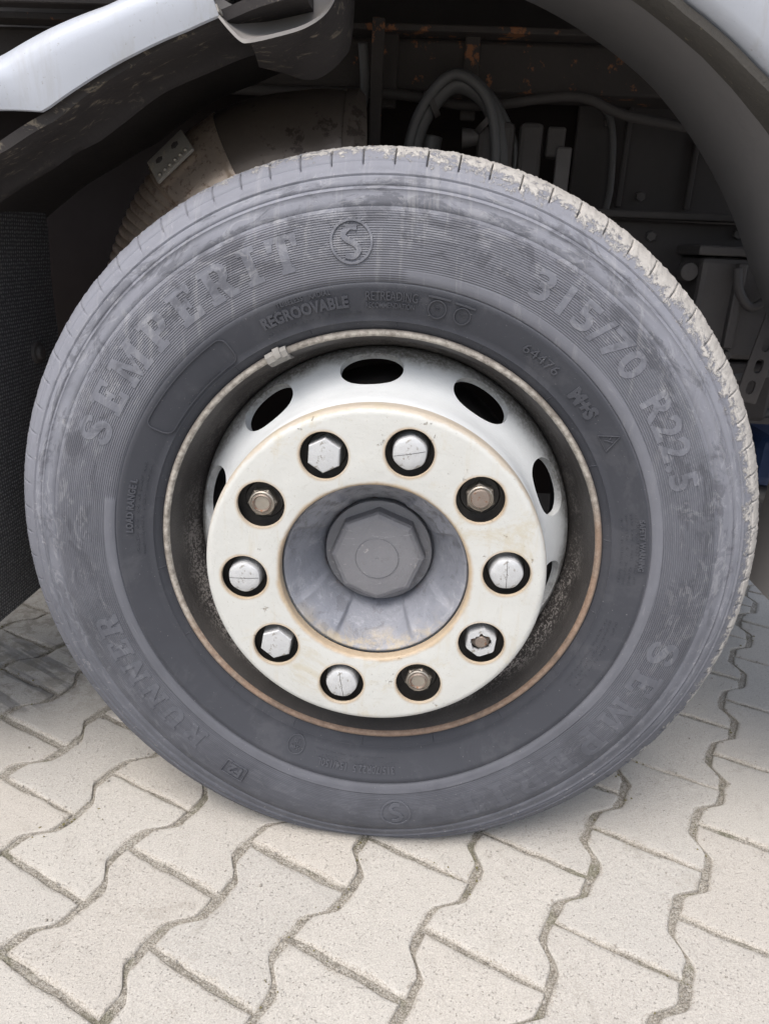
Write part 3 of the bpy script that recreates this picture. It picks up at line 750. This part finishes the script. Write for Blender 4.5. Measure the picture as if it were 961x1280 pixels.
# balance weight clipped on the lip
bw = [(.3005, .004), (.3012, -.004), (.2965, -.0075), (.2890, -.0070), (.2840, .0005), (.2825, .016), (.2845, .018), (.2868, .006)]
V, F = lathe(bw, 10, D(115.0), D(120.6), closed=True); W_('balance_weight', mesh(V, F, True, .7), WEIGHT)
V, F = lathe([(.3025, .004), (.3035, -.006), (.2960, -.0100), (.2905, -.0092), (.2905, -.005), (.2985, -.004)], 5, D(116.6), D(118.2), closed=True); W_('weight_clip', mesh(V, F, True, .7), WEIGHT)

# ---- disc with hand holes
dp = [(.1190, -.0445), (.2090, -.0445), (.2160, -.0410), (.2185, -.0330), (.2190, -.0100), (.2200, .0080), (.2235, .0215), (.2300, .0310), (.2440, .0455), (.2560, .0580), (.2650, .0720), (.2680, .0870), (.2660, .0990), (.2540, .0760), (.2440, .0630), (.2330, .0530), (.2220, .0430), (.2140, .0300), (.2095, .0100), (.2080, -.0200), (.2040, -.0320), (.1190, -.0325)]
V, F = lathe(dp, 200, closed=True)
disc = W_('wheel_disc', mesh(V, F, True, .8), DISC)
cut = []
for i in range(10):
    a = D(95.2 + 36 * i); p = Vector((.2430 * cos(a), .0465, .2430 * sin(a)))
    nrm = Vector((cos(a) * .70, -.714, sin(a) * .70)); tng = Vector((-sin(a), 0, cos(a))); bi = nrm.cross(tng)
    V = []; k = 40
    for s in (-.05, .05):
        for q in range(k):
            t = 2 * pi * q / k; ce, se = cos(t), sin(t)
            V.append(p + nrm * s + tng * (.0420 * abs(ce) ** .9 * (1 if ce > 0 else -1)) + bi * (.0262 * abs(se) ** .9 * (1 if se > 0 else -1)))
    F = [tuple(range(k)), tuple(reversed(range(k, 2 * k)))] + [(q, (q + 1) % k, k + (q + 1) % k, k + q) for q in range(k)]
    cut.append(link('cutter', mesh(V, F, False), None, wheel))
boolean_cut(disc, cut)
W_('brake_drum', mesh(*lathe([(.10, .055), (.205, .055), (.214, .062), (.218, .080), (.218, .26), (.10, .26)], 96), True, .6), DRUM)

# ---- cream nut ring
def fillet(c, r, a0, a1, n=5): return [(c[0] + r * cos(D(a0 + (a1 - a0) * i / n)), c[1] + r * sin(D(a0 + (a1 - a0) * i / n))) for i in range(n + 1)]
np_ = [(.1245, -.0580), (.1205, -.0580)] + fillet((.1250, -.0685), .0045, 180, 270) + [(.15, -.0731), (.1850, -.0730)] + fillet((.2080, -.0630), .0100, 270, 360, 7) + [(.2182, -.0470), (.2145, -.0470), (.2145, -.0640), (.2080, -.0690), (.1255, -.0690)]
ring = W_('nut_ring', mesh(*lathe(np_, 240, closed=True), True, .8), RINGP)
cut = []
BA = [D(113.2 - 36 * i) for i in range(10)]
for a in BA:
    cx, cz = .1675 * cos(a), .1675 * sin(a); k = 48; V = []
    for y, rr in ((-.0800, .0330), (-.0727, .0303), (-.0715, .0296), (-.060, .0296)):
        for q in range(k): V.append((cx + rr * cos(2 * pi * q / k), y, cz + rr * sin(2 * pi * q / k)))
    F = [tuple(range(k)), tuple(reversed(range(3 * k, 4 * k)))]
    for s in range(3): F += [(s * k + q, s * k + (q + 1) % k, (s + 1) * k + (q + 1) % k, (s + 1) * k + q) for q in range(k)]
    cut.append(link('cutter', mesh(V, F, False), None, wheel))
boolean_cut(ring, cut)
W_('cavity_shade_plate', mesh(*lathe([(.1250, -.0560), (.1260, -.0470), (.2130, -.0470), (.2138, -.0600)], 160), True, .6), DARKST)  # black plate added to give the cavity behind the ring its shade

# ---- nuts, studs and caps in the ten holes
def hexprism(rc, y0, y1, n=6, rot=0.0, cham=.002, taper=1.0, dome=0.0):
    V = []; F = []; rings = [(y0, 1.0), (y1 + cham, taper), (y1, taper * (1 - cham * 1.1 / rc))]
    if dome: rings += [(y1 - dome * .6, taper * .6), (y1 - dome, taper * .2)]
    for y, s in rings:
        for q in range(n): V.append((rc * s * cos(rot + 2 * pi * q / n), y, rc * s * sin(rot + 2 * pi * q / n)))
    for s in range(len(rings) - 1): F += [(s * n + q, s * n + (q + 1) % n, (s + 1) * n + (q + 1) % n, (s + 1) * n + q) for q in range(n)]
    F.append(tuple(range((len(rings) - 1) * n, len(rings) * n))); F.append(tuple(reversed(range(n))))
    return V, F
def nut_at(i, kind):
    a = BA[i]; c = (.1675 * cos(a), 0, .1675 * sin(a)); rd = random.Random(40 + i); rot = rd.random() * 1.05
    def put(name, vf, mat, sharp=.5, label=None):
        o = W_(name, mesh(*vf, True, sharp), mat, label); o.location = c; return o
    put('nut_washer', lathe([(.010, -.0500), (.0235, -.0500), (.0250, -.0480), (.0250, -.0440)], 40), DARKST)
    if kind == 'bare':
        put('wheel_nut', hexprism(.0188, -.048, -.0655, 6, rot, .0022), STEEL)
        put('stud', lathe([(.0125, -.062), (.0122, -.0668), (.0105, -.0682), (.0090, -.0655), (.0001, -.0650)] if i != 2 else [(.0125, -.062), (.0122, -.0675), (.0108, -.0690), (.0001, -.0692)], 28), STUD)
        put('nut_collar', lathe([(.0125, -.0640), (.0142, -.0672), (.0158, -.0662), (.0166, -.0640)], 32), STEEL)
    elif kind == 'hex':
        put('nut_cap', hexprism(.0228, -.048, -.0730, 6, rot, .0014, .965, .0012), CAPS, .35)
    elif kind == 'round':
        tl = (rd.uniform(-.05, .05), rd.uniform(-.05, .05))
        put('nut_cap', lathe([(.0222, -.047), (.0216, -.060), (.0208, -.0705), (.0198, -.0725), (.0178, -.0737), (.0120, -.0746), (.0001, -.0750)], 40, mod=lambda a_, r, y, j: (r * (1 + .018 * cos(6 * (a_ - rot))) if r > .015 else r, y)), CAPS)
        la = {1: .2, 3: 1.62, 6: 1.75, 8: .05}[i]; V = []; F = []
        for q in range(9):                      # moulding seam across the cap
            t = -.019 + .038 * q / 8; w2 = .00026; yy = -.0752 + .0012 * (abs(t) / .019) ** 2 * 1.1 - .0001
            for s in (-1, 1): V.append((t * cos(la) - s * w2 * sin(la), yy, t * sin(la) + s * w2 * cos(la)))
        for q in range(8): F.append((2 * q, 2 * q + 1, 2 * q + 3, 2 * q + 2))
        put('cap_seam', (V, F), DARKST)
    else:                                        # cap with its end torn away, stud showing
        n = 36; V = []; F = []
        for q in range(n):
            t = 2 * pi * q / n; hx = .0222 * (cos(pi / 6) / cos(((t - rot) % (pi / 3)) - pi / 6)); jg = .0122 + .0055 * noise.noise((3 * cos(t), 3 * sin(t), 2.3)) + .0012 * noise.noise((q * 1.3, 1, 2))
            for r, y in ((hx, -.047), (hx * .97, -.0700), (hx * .93, -.0718), (jg, -.0722), (jg * .97, -.0660)): V.append((r * cos(t), y, r * sin(t)))
        for q in range(n):
            for s in range(4): F.append((q * 5 + s, q * 5 + s + 1, ((q + 1) % n) * 5 + s + 1, ((q + 1) % n) * 5 + s))
        put('nut_cap', (V, F), CAPS, .5, 'torn white cap with rusty stud showing through')
        put('wheel_nut', hexprism(.0150, -.048, -.0630, 6, rot, .002), STUD)
        put('stud', lathe([(.0085, -.060), (.0085, -.0690), (.0070, -.0705), (.0001, -.0707)], 24), STUD)
for i, kd in enumerate(('hex', 'round', 'bare', 'round', 'torn', 'bare', 'round', 'hex', 'round', 'bare')): nut_at(i, kd)

# ---- hub and hub cap
def hubmod(a, r, y, j):
    if .074 < r < .1165:
        k_ = (a - D(-154)) / (pi / 2); f = k_ - math.floor(k_); pad = sstep(.0, .05, f) * (1 - sstep(.40, .45, f))
        y -= .0130 * pad * sin(pi * min(1, max(0, (r - .074) / .0425)) ** .8)
        y += .0022 * noise.noise((cos(a) * r * 60, sin(a) * r * 60, 2))
    return r, y
hp = [(.1220, -.0480), (.1185, -.0560), (.1160, -.0540), (.1125, -.0475), (.108, -.0400), (.103, -.0320), (.098, -.0240), (.093, -.0160), (.088, -.0080), (.083, .0005), (.0785, .0090), (.0755, .0170), (.0750, .0230), (.05, .0240)]
W_('hub', mesh(*lathe(hp, 360, mod=hubmod), True), HUBP)
W_('cap_flange', mesh(*lathe([(.0725, .0235), (.0735, .0120), (.0725, .0095), (.0700, .0085), (.040, .0080)], 96), True, .6), CAPP)
bm = bmesh.new(); V, F = [], []
k = 8; rot = D(90 + 1)
def octr(rr, y): return [(rr * cos(rot + 2 * pi * q / k), y, rr * sin(rot + 2 * pi * q / k)) for q in range(k)]
lv = [(.0648, .0084), (.0640, -.0080), (.0615, -.0120), (.0560, -.0150), (.0450, -.0172)]
for rr, y in lv: V += octr(rr, y)
for s in range(len(lv) - 1): F += [(s * k + q, s * k + (q + 1) % k, (s + 1) * k + (q + 1) % k, (s + 1) * k + q) for q in range(k)]
F.append(tuple(range((len(lv) - 1) * k, len(lv) * k)))
cap = W_('hub_cap', mesh(V, F, True, .22), CAPP)
W_('cap_disc', mesh(*lathe([(.0300, -.0165), (.0300, -.0176), (.0293, -.0178), (.0289, -.0172), (.0286, -.0178), (.0282, -.0183), (.0018, -.0183), (.0010, -.0174), (.0001, -.0172)], 72), True, .6), CAPP)

# ------------------------------------------------------------------ truck body round the wheel
def sector(fn_in, fn_out, a0, a1, n, Y, thick):  # curved plate between two radii, own thickness
    V = []; F = []; m_ = 6
    for i in range(n + 1):
        a = D(a0 + (a1 - a0) * i / n); r0, r1 = fn_in(degrees(a)), fn_out(degrees(a))
        for s in range(m_ + 1):
            t = s / m_; r = r0 + (r1 - r0) * t; y = Y - .012 * sin(pi * (.15 + .55 * t)) + .05 * max(0, t - .75) ** 1.5 * 4
            V.append((r * cos(a), y, r * sin(a)))
    k = m_ + 1
    off = len(V); V += [(x * .9985, y + thick, z * .9985) for x, y, z in V]
    for i in range(n):
        for s in range(m_):
            F.append((i * k + s, i * k + s + 1, (i + 1) * k + s + 1, (i + 1) * k + s)); F.append((off + i * k + s, off + (i + 1) * k + s, off + (i + 1) * k + s + 1, off + i * k + s + 1))
        for s in (0, m_): F.append((i * k + s, (i + 1) * k + s, off + (i + 1) * k + s, off + i * k + s))
    for s in range(m_):
        for i in (0, n): F.append((i * k + s, i * k + s + 1, off + i * k + s + 1, off + i * k + s))
    return V, F
def lerp(x, P):
    for (a, b), (c, d) in zip(P, P[1:]):
        if x <= c: return b + (d - b) * max(0, (x - a)) / (c - a)
    return P[-1][1]
fin = lambda t: lerp(t, [(104, .645), (110.5, .6415), (116, .643), (122, .646), (126.2, .649), (127.2, .651), (130.5, .682), (136, .712), (150, .80)])
fout = lambda t: lerp(t, [(104, .690), (117, .702), (122.7, .715), (127, .724), (136, .752), (150, .835)])
B_('fender', mesh(*sector(fin, fout, 107.2, 150, 90, -.028, .004), True, .7), SILVER)
# small bright clip and tape at the fender's ends
B_('fender_clip', box(-.010, .010, -.034, -.018, -.004, .004, .001, Matrix.Translation((-.2, 0, .618)) @ Matrix.Rotation(D(-20), 4, 'Y')), BRKT)
# dirty mudguard under the fender: outer lip, rolled bead, inner shell
mg = [(.652, -.020), (.641, -.018), (.6395, .000), (.641, .030), (.640, .062), (.633, .072), (.629, .080), (.633, .088), (.643, .092), (.652, .120), (.660, .20), (.664, .34), (.668, .34), (.664, .12), (.656, .06), (.654, .0)]
def mgmod(a, r, y, j):
    d = degrees(a); return (r + .003 * noise.noise((a * 9, y * 12, 0)) + lerp(d, [(95, .010), (106, .0), (127, .0), (133, .014), (150, .075)]), y)
B_('mudguard', mesh(*lathe(mg, 70, D(99), D(150), mod=mgmod, closed=True), True, .9), PLAST)
# folded grey flap piece at the front end of the fender
def sheet(rows_, n=5, off=(0, .001, .004)):
    cols = [catmull(r, n) for r in rows_]; V = []; F = []
    rows = [catmull([c[i] for c in cols], n) for i in range(len(cols[0]))]; k = len(rows[0]); nr = len(rows)
    for rw_ in rows: V += [tuple(p) for p in rw_]
    for i in range(nr - 1):
        for s in range(k - 1): F.append((i * k + s, i * k + s + 1, (i + 1) * k + s + 1, (i + 1) * k + s))
    o_ = len(V); V += [(x + off[0], y + off[1], z + off[2]) for x, y, z in V]; F += [tuple(o_ + q for q in reversed(f)) for f in F]
    for i in range(nr - 1):
        for s in (0, k - 1): F.append((i * k + s, (i + 1) * k + s, o_ + (i + 1) * k + s, o_ + i * k + s))
    for s in range(k - 1):
        for i in (0, nr - 1): F.append((i * k + s, i * k + s + 1, o_ + i * k + s + 1, o_ + i * k + s))
    return V, F
fl = [(-.1960, -.032, .6181), (-.1816, -.036, .603), (-.1663, -.04, .5901), (-.1561, -.04, .589), (-.1345, -.03, .5962), (-.1048, -.015, .6085), (-.0849, 0, .6245), (-.0752, .015, .6434), (-.0711, .02, .6632), (-.070, .022, .75)]
fu = [(-.2050, 0, .6407), (-.1908, .01, .6333), (-.1739, .02, .6295), (-.1582, .03, .6286), (-.1393, .035, .6311), (-.1203, .04, .6405), (-.1049, .045, .6506), (-.0949, .05, .6629), (-.0898, .05, .6781), (-.089, .05, .76)]
fm_ = [tuple(.5 * (a_ + b_) for a_, b_ in zip(p, q)) for p, q in zip(fl, fu)]; fm_ = [(x, y + .006, z - .006) for x, y, z in fm_]
B_('mudguard_flap', mesh(*sheet([fl, fm_, fu]), True, 1.0), FLAPG, label='bent light grey plastic flap at the fender end')
ap = [[(-.160, -.022, .5935), (-.1367, -.022, .5972), (-.1066, -.007, .6104), (-.0864, .008, .6257), (-.0759, .018, .6434), (-.0707, .028, .6671), (-.069, .03, .75)],
      [(-.165, .02, .592), (-.1366, .03, .5934), (-.1192, .05, .5981), (-.0921, .055, .6048), (-.068, .06, .6241), (-.0617, .06, .6634), (-.060, .06, .75)],
      [(-.172, .07, .588), (-.1411, .08, .5837), (-.1215, .09, .5803), (-.1, .09, .5835), (-.075, .09, .6028), (-.0633, .09, .6313), (-.061, .09, .75)]]
B_('flap_apron', mesh(*sheet(ap), True, 1.0), PLAST)

# cab side with the arch opening, its muddy edge and the grey liner behind it
V = []; F = []; n = 70
for i in range(n + 1):
    a = D(2 + 108 * i / n); ri = lerp(degrees(a), [(-8, .64), (40, .682), (57, .690), (66, .700), (90, .74), (110, .78)])
    d = Vector((cos(a), sin(a))); tx = 1.05 / d.x if d.x > 1e-3 else 99; tz = 1.25 / d.y if d.y > 1e-3 else 99; tm = -.35 / d.x if d.x < -1e-3 else 99; tb = -.12 / d.y if d.y < -1e-3 else 99
    ro = max(ri + .05, min(tx, tz, tm, tb))
    for r, y in ((ri, -.030), (ri + .004, -.044), (ri + .012, -.052), (ri + .05, -.058), (ri + .12, -.062), (ro, -.066), (ro, .0), (ri + .05, -.02), (ri + .006, -.024)): V.append((r * cos(a), y, r * sin(a)))
k = 9
for i in range(n):
    for s in range(k): F.append((i * k + s, i * k + (s + 1) % k, (i + 1) * k + (s + 1) % k, (i + 1) * k + s))
F.append(tuple(range(k))); F.append(tuple(n * k + s for s in reversed(range(k))))
B_('cab_side', mesh(V, F, True, .7), SILVER)
def arcR(d): return lerp(d, [(-8, .59), (30, .632), (38, .638), (49, .664), (62, .696), (78, .724), (110, .760)])
lp = [(0, -.034), (.004, -.020), (.001, .01), (-.004, .05), (.0, .09), (.0, .24), (.003, .246), (.012, .246), (.012, .05), (.012, -.03)]
def edge_mod(a, r, y, j):
    d = degrees(a); o_ = lerp(d, [(-8, .63), (40, .672), (57, .680), (66, .690), (90, .73), (110, .77)]); i_ = arcR(d)
    t = sstep(-.03, .12, y); return (o_ * (1 - t) + i_ * t + r + .002 * noise.noise((a * 20, y * 20, 4)) * (1 - t), y)
B_('arch_edge_trim', mesh(*lathe([(.0, -.036), (-.004, -.028), (-.002, .0), (-.001, .028), (.008, .028), (.008, -.036)], 90, D(-8), D(110), mod=edge_mod, closed=True), True, .9), EDGED)
B_('arch_liner', mesh(*lathe([(.0, .0285), (.0, .05), (.0, .12), (.0, .24), (.004, .248), (.014, .248), (.014, .12), (.014, .0285)], 90, D(-8), D(110), mod=edge_mod, closed=True), True, .9), LINER)

# spray mat hanging behind the wheel
V = []; F = []; ny_, nz_ = 14, 26
for i in range(ny_ + 1):
    for j in range(nz_ + 1):
        y = -.03 + .345 * i / ny_; z = -.19 + .70 * j / nz_
        yy = y + (.018 * sin(z * 6 + .4) if i == ny_ else 0) * 1.0
        V.append((-.578 - .014 * sin(pi * j / nz_) + .004 * noise.noise((y * 8, z * 8, 1)) - .05 * sstep(-.05, -.22, z) * .4, yy, z))
k = nz_ + 1
for i in range(ny_):
    for j in range(nz_): F.append((i * k + j, i * k + j + 1, (i + 1) * k + j + 1, (i + 1) * k + j))
off = len(V); V += [(x - .012, y, z) for x, y, z in V]; F += [tuple(off + q for q in reversed(f)) for f in F]
bd = [(i * k, (i + 1) * k) for i in range(ny_)] + [(i * k + nz_, (i + 1) * k + nz_) for i in range(ny_)] + [(j, j + 1) for j in range(nz_)] + [(ny_ * k + j, ny_ * k + j + 1) for j in range(nz_)]
for a, b in bd: F.append((a, b, off + b, off + a))
spray = B_('spray_mat', mesh(V, F, True, .9), MAT)
for y, z in ((.235, .43), (.255, .205)):
    o = B_('mat_bolt', mesh(*lathe([(.0001, -.010), (.009, -.009), (.012, -.004), (.017, -.003), (.018, .004)], 20), True, .6), DRUM, spray); o.location = (-.588, y, z); o.rotation_euler = (0, 0, D(90))

# exhaust elbow with corrugated shield and clamp bracket
path = catmull([(-.085, .356, .500), (-.11, .354, .502), (-.14, .35, .502), (-.225, .345, .486), (-.300, .34, .440), (-.352, .335, .372), (-.385, .33, .285), (-.40, .33, .18), (-.405, .33, .05)], 26)
N_ = len(path)
def seg(u0, u1): return path[int(u0 * (N_ - 1)):int(u1 * (N_ - 1)) + 1]
exh = B_('exhaust_cover', mesh(*tube(seg(0, .425), lambda u: .108 + .004 * sstep(.0, .1, u) - .02 * sstep(.08, 0, u), 48), True, .8), EXHD)
B_('exhaust_band', mesh(*tube(seg(.415, .545), lambda u: .1125 + (.0016 if u < .08 or u > .92 else 0), 56), True, .5), EXH)
cor = seg(.535, 1.0)
cor = catmull(cor, 9)
B_('corrugated_pipe', mesh(*tube(cor, lambda u: .1065 + .0040 * (abs(sin(u * 30 * pi)) ** .55), 56), True), EXH)
# bracket: plate with two openings and six rivets, sitting on the outer side of the bend
bp = path[int(.50 * (N_ - 1))]; tg = (path[int(.53 * (N_ - 1))] - path[int(.47 * (N_ - 1))]).normalized()
nor = Vector((-.42, -.72, .55)); nor = (nor - tg * nor.dot(tg)).normalized(); sdv = nor.cross(tg).normalized()
MB = Matrix((tg, sdv, nor)).transposed().to_4x4(); MB.translation = bp + nor * .1145
brk = link('clamp_bracket', box(-.036, .036, -.030, .028, 0, .005, .0015), BRKT, truck); brk.matrix_local = Matrix.Translation((0, 0, HUB)) @ MB
cs = []
for x in (-.015, .017):
    c = link('cutter', box(x - .0075, x + .0075, -.019, -.002, -.02, .02, .003), None, truck); c.matrix_local = brk.matrix_local.copy(); cs.append(c)
boolean_cut(brk, cs)
for q in range(6):
    o = link('rivet', mesh(*lathe([(.0001, -.0095), (.0022, -.0090), (.0032, -.0070), (.0034, -.004)], 12), True), STEEL, brk); o.location = (-.026 + .0104 * q, .021, .0005); o.rotation_euler = (D(-90), 0, 0)
for x in (-.015, .017):
    o = link('clamp_bolt', mesh(*hexprism(.0072, 0, -.009, 6, .3, .001), True, .5), CHASS, brk); o.location = (x, -.0105, -.003); o.rotation_euler = (D(-90), 0, 0)
B_('exhaust_flange', mesh(*tube([(-.105, .355, .50), (-.098, .356, .50), (-.082, .356, .50), (-.076, .357, .50)], lambda u: .118 if .2 < u < .9 else .110, 40), True, .5), EXHD)

# wheelhouse behind: inner panel, rail, cross member, hoses, brackets
B_('wheelhouse_panel', box(-.95, .36, .62, .64, -.10, .66, .004), BLACKP)
B_('side_skirt', box(-2.2, -.64, -.02, .06, -.17, .44, .02), CHASS)
B_('step_floor', box(-2.2, -.64, .061, .30, .42, .46, .01), CHASS)
B_('engine_block', box(-2.2, 1.0, .80, 1.5, -.22, 1.1, .02), CHASS)
B_('wheelhouse_roof', box(-.95, 1.25, -.01, .80, .93, .96, .004), CHASS)
rail = B_('frame_rail', box(-.95, 1.0, .50, .60, .645, .720, .006), RAIL)
B_('rail_flange', box(-.95, 1.0, .46, .505, .722, .732, .002), RAIL)
B_('rail_plate', box(-.075, -.035, .488, .501, .615, .735, .003), RAIL)
B_('rail_plate', box(.075, .100, .488, .501, .600, .735, .003), RAIL)
def hose(pts, rad, name='air_hose', mat=HOSE):
    return B_(name, mesh(*tube(catmull(pts, 10), rad, 14), True), mat)
hose([(-.010, .43, .38), (-.004, .43, .50), (.012, .425, .585), (.060, .42, .640), (.115, .42, .618), (.143, .42, .555), (.150, .42, .46), (.150, .42, .35)], .0140)
hose([(-.026, .44, .40), (-.014, .44, .52), (.012, .44, .612), (.062, .44, .662), (.122, .44, .630), (.166, .43, .560), (.168, .43, .50), (.150, .43, .42)], .0060)
hose([(-.020, .41, .40), (-.012, .41, .51), (.008, .405, .595), (.058, .40, .650), (.112, .40, .622), (.134, .40, .55), (.136, .40, .44)], .0080)
hose([(.02, .46, .40), (.022, .46, .50), (.030, .46, .57)], .018)
hose([(.30, .58, .66), (.345, .58, .62), (.36, .58, .52), (.355, .58, .44), (.36, .58, .30)], .006)
hose([(-.09, .45, .70), (-.085, .45, .63), (-.10, .44, .56)], .008)
for (p, q) in (((.028, .42, .612), 30), ((.118, .42, .588), -45)):
    V, F = tube([Vector(p) + Vector((-.005 * cos(D(q)), 0, -.005 * sin(D(q)))), Vector(p) + Vector((.005 * cos(D(q)), 0, .005 * sin(D(q))))], .0215, 20); B_('hose_tie', mesh(V, F, True, .6), CHASS)
vb = B_('valve_bracket', box(.172, .210, .41, .46, .42, .590, .008), CHASS)
B_('valve_body', box(.105, .165, .41, .47, .40, .590, .010), CHASS)
B_('valve_arm', box(.216, .245, .41, .44, .54, .585, .004), CHASS); B_('valve_plate', box(.232, .256, .40, .41, .38, .555, .003), ALU)
o = link('valve_fitting', mesh(*tube([(.08, .43, .565), (.115, .43, .567)], lambda u: .016 if u < .4 else .011, 16), True, .6), ALU, vb)
B_('side_plate', box(.30, .64, .52, .53, .30, .455, .004), PANEL); B_('side_plate_flange', box(.30, .64, .48, .525, .458, .470, .003), CHASS)
o = B_('cable_gland', mesh(*lathe([(.006, -.012), (.015, -.012), (.018, -.004), (.018, .0)], 24), True, .6), ALU); o.location = (.335, .60, .54)
B_('gland_panel', box(.29, 1.0, .60, .615, .47, .72, .004), PANEL)

for q, (z0, y0, rr) in enumerate(((.632, .475, .008),)):
    hose([(-.95, y0, z0 + .01), (-.3, y0, z0), (-.05, y0 - .01, z0 + .004 * q), (.10, y0, z0 - .012), (.26, y0 - .006, z0 + .006), (.36, y0, z0 - .02), (.60, y0 + .02, z0 - .04), (.95, y0, z0 - .02)], rr, 'cable_loom', CHASS)
for x, y0, z in ((.32, .508, .43), (.36, .508, .335), (.43, .508, .43), (.47, .508, .335), (.58, .508, .44), (.345, .588, .62), (.42, .588, .50), (.55, .588, .62), (.29, .588, .49), (-.05, .488, .70), (-.05, .488, .645), (.088, .488, .70), (.088, .488, .64)):
    o = B_('panel_bolt', mesh(*hexprism(.0095, 0.0, -.010, 6, random.random(), .0015), True, .5), ALU); o.location = (x, y0 + .012, HUB + z)
B_('stiffener_rib', box(.375, .385, .585, .602, .48, .70, .003), PANEL); B_('stiffener_rib', box(.500, .510, .585, .602, .48, .70, .003), PANEL)
B_('hanger_strap', box(-.075, -.055, .44, .447, .50, .735, .002), RAIL)

# steering gear, its brace and the slotted bracket in front of the wheel
sg = B_('steering_gear', box(.490, .660, .40, .56, .235, .400, .010), ALU)
def sub(name, me, mat=ALU): return link(name, me, mat, sg)
sub('gear_lid', box(.480, .665, .395, .565, .402, .418, .004)); sub('gear_rib', box(.545, .560, .385, .402, .255, .392, .003))
V, F = tube(catmull([(.545, .39, .385), (.552, .385, .350), (.575, .382, .325), (.60, .382, .342), (.612, .385, .37), (.640, .39, .372)], 6), .0075, 12); sub('gear_web', mesh(V, F, True))
sub('gear_base', box(.500, .650, .402, .55, .130, .230, .008), CHASS)
for x in (.553, .632):
    b_ = sub('gear_bolt', mesh(*hexprism(.008, .40, .382, 6, .2, .001), True, .5)); b_.location = (x, 0, .243)
o = sub('gear_boss', mesh(*lathe([(.0001, -.012), (.014, -.011), (.016, -.004), (.016, .01)], 24), True, .6)); o.location = (.475, .42, .375)
hose([(.47, .42, .33), (.50, .42, .24), (.53, .42, .20), (.58, .41, .205), (.64, .41, .215)], .010)
hose([(.48, .43, .27), (.53, .43, .17), (.60, .42, .14), (.70, .42, .15)], .009)
sb = B_('slotted_bracket', box(-.019, .019, -.003, .003, -.075, .085, .0025), ALU)
sb.location = (.600, .36, HUB + .245); sb.rotation_euler = (0, D(9), 0); cs = []
for q in range(4):
    c = link('cutter', box(-.0065, .0065, -.02, .02, -.061 + q * .036, -.037 + q * .036, .006), None, truck); c.location = sb.location; c.rotation_euler = sb.rotation_euler; cs.append(c)
boolean_cut(sb, cs)
B_('blue_reservoir', box(.635, .78, .36, .50, .02, .11, .02), BLUE)
hose([(.60, .40, -.02), (.66, .40, .0), (.76, .41, -.03), (.9, .42, -.02)], .016)
# dark step panel above the fender
V, F = [], []
st = B_('step_panel', box(-.95, -.22, .12, .15, .66, .93, .004), CHASS)
for q in range(9): link('step_slat', box(-.90, -.25, .100, .121, .675 + q * .026, .687 + q * .026, .003), CHASS, st)

S.render.engine = 'CYCLES'
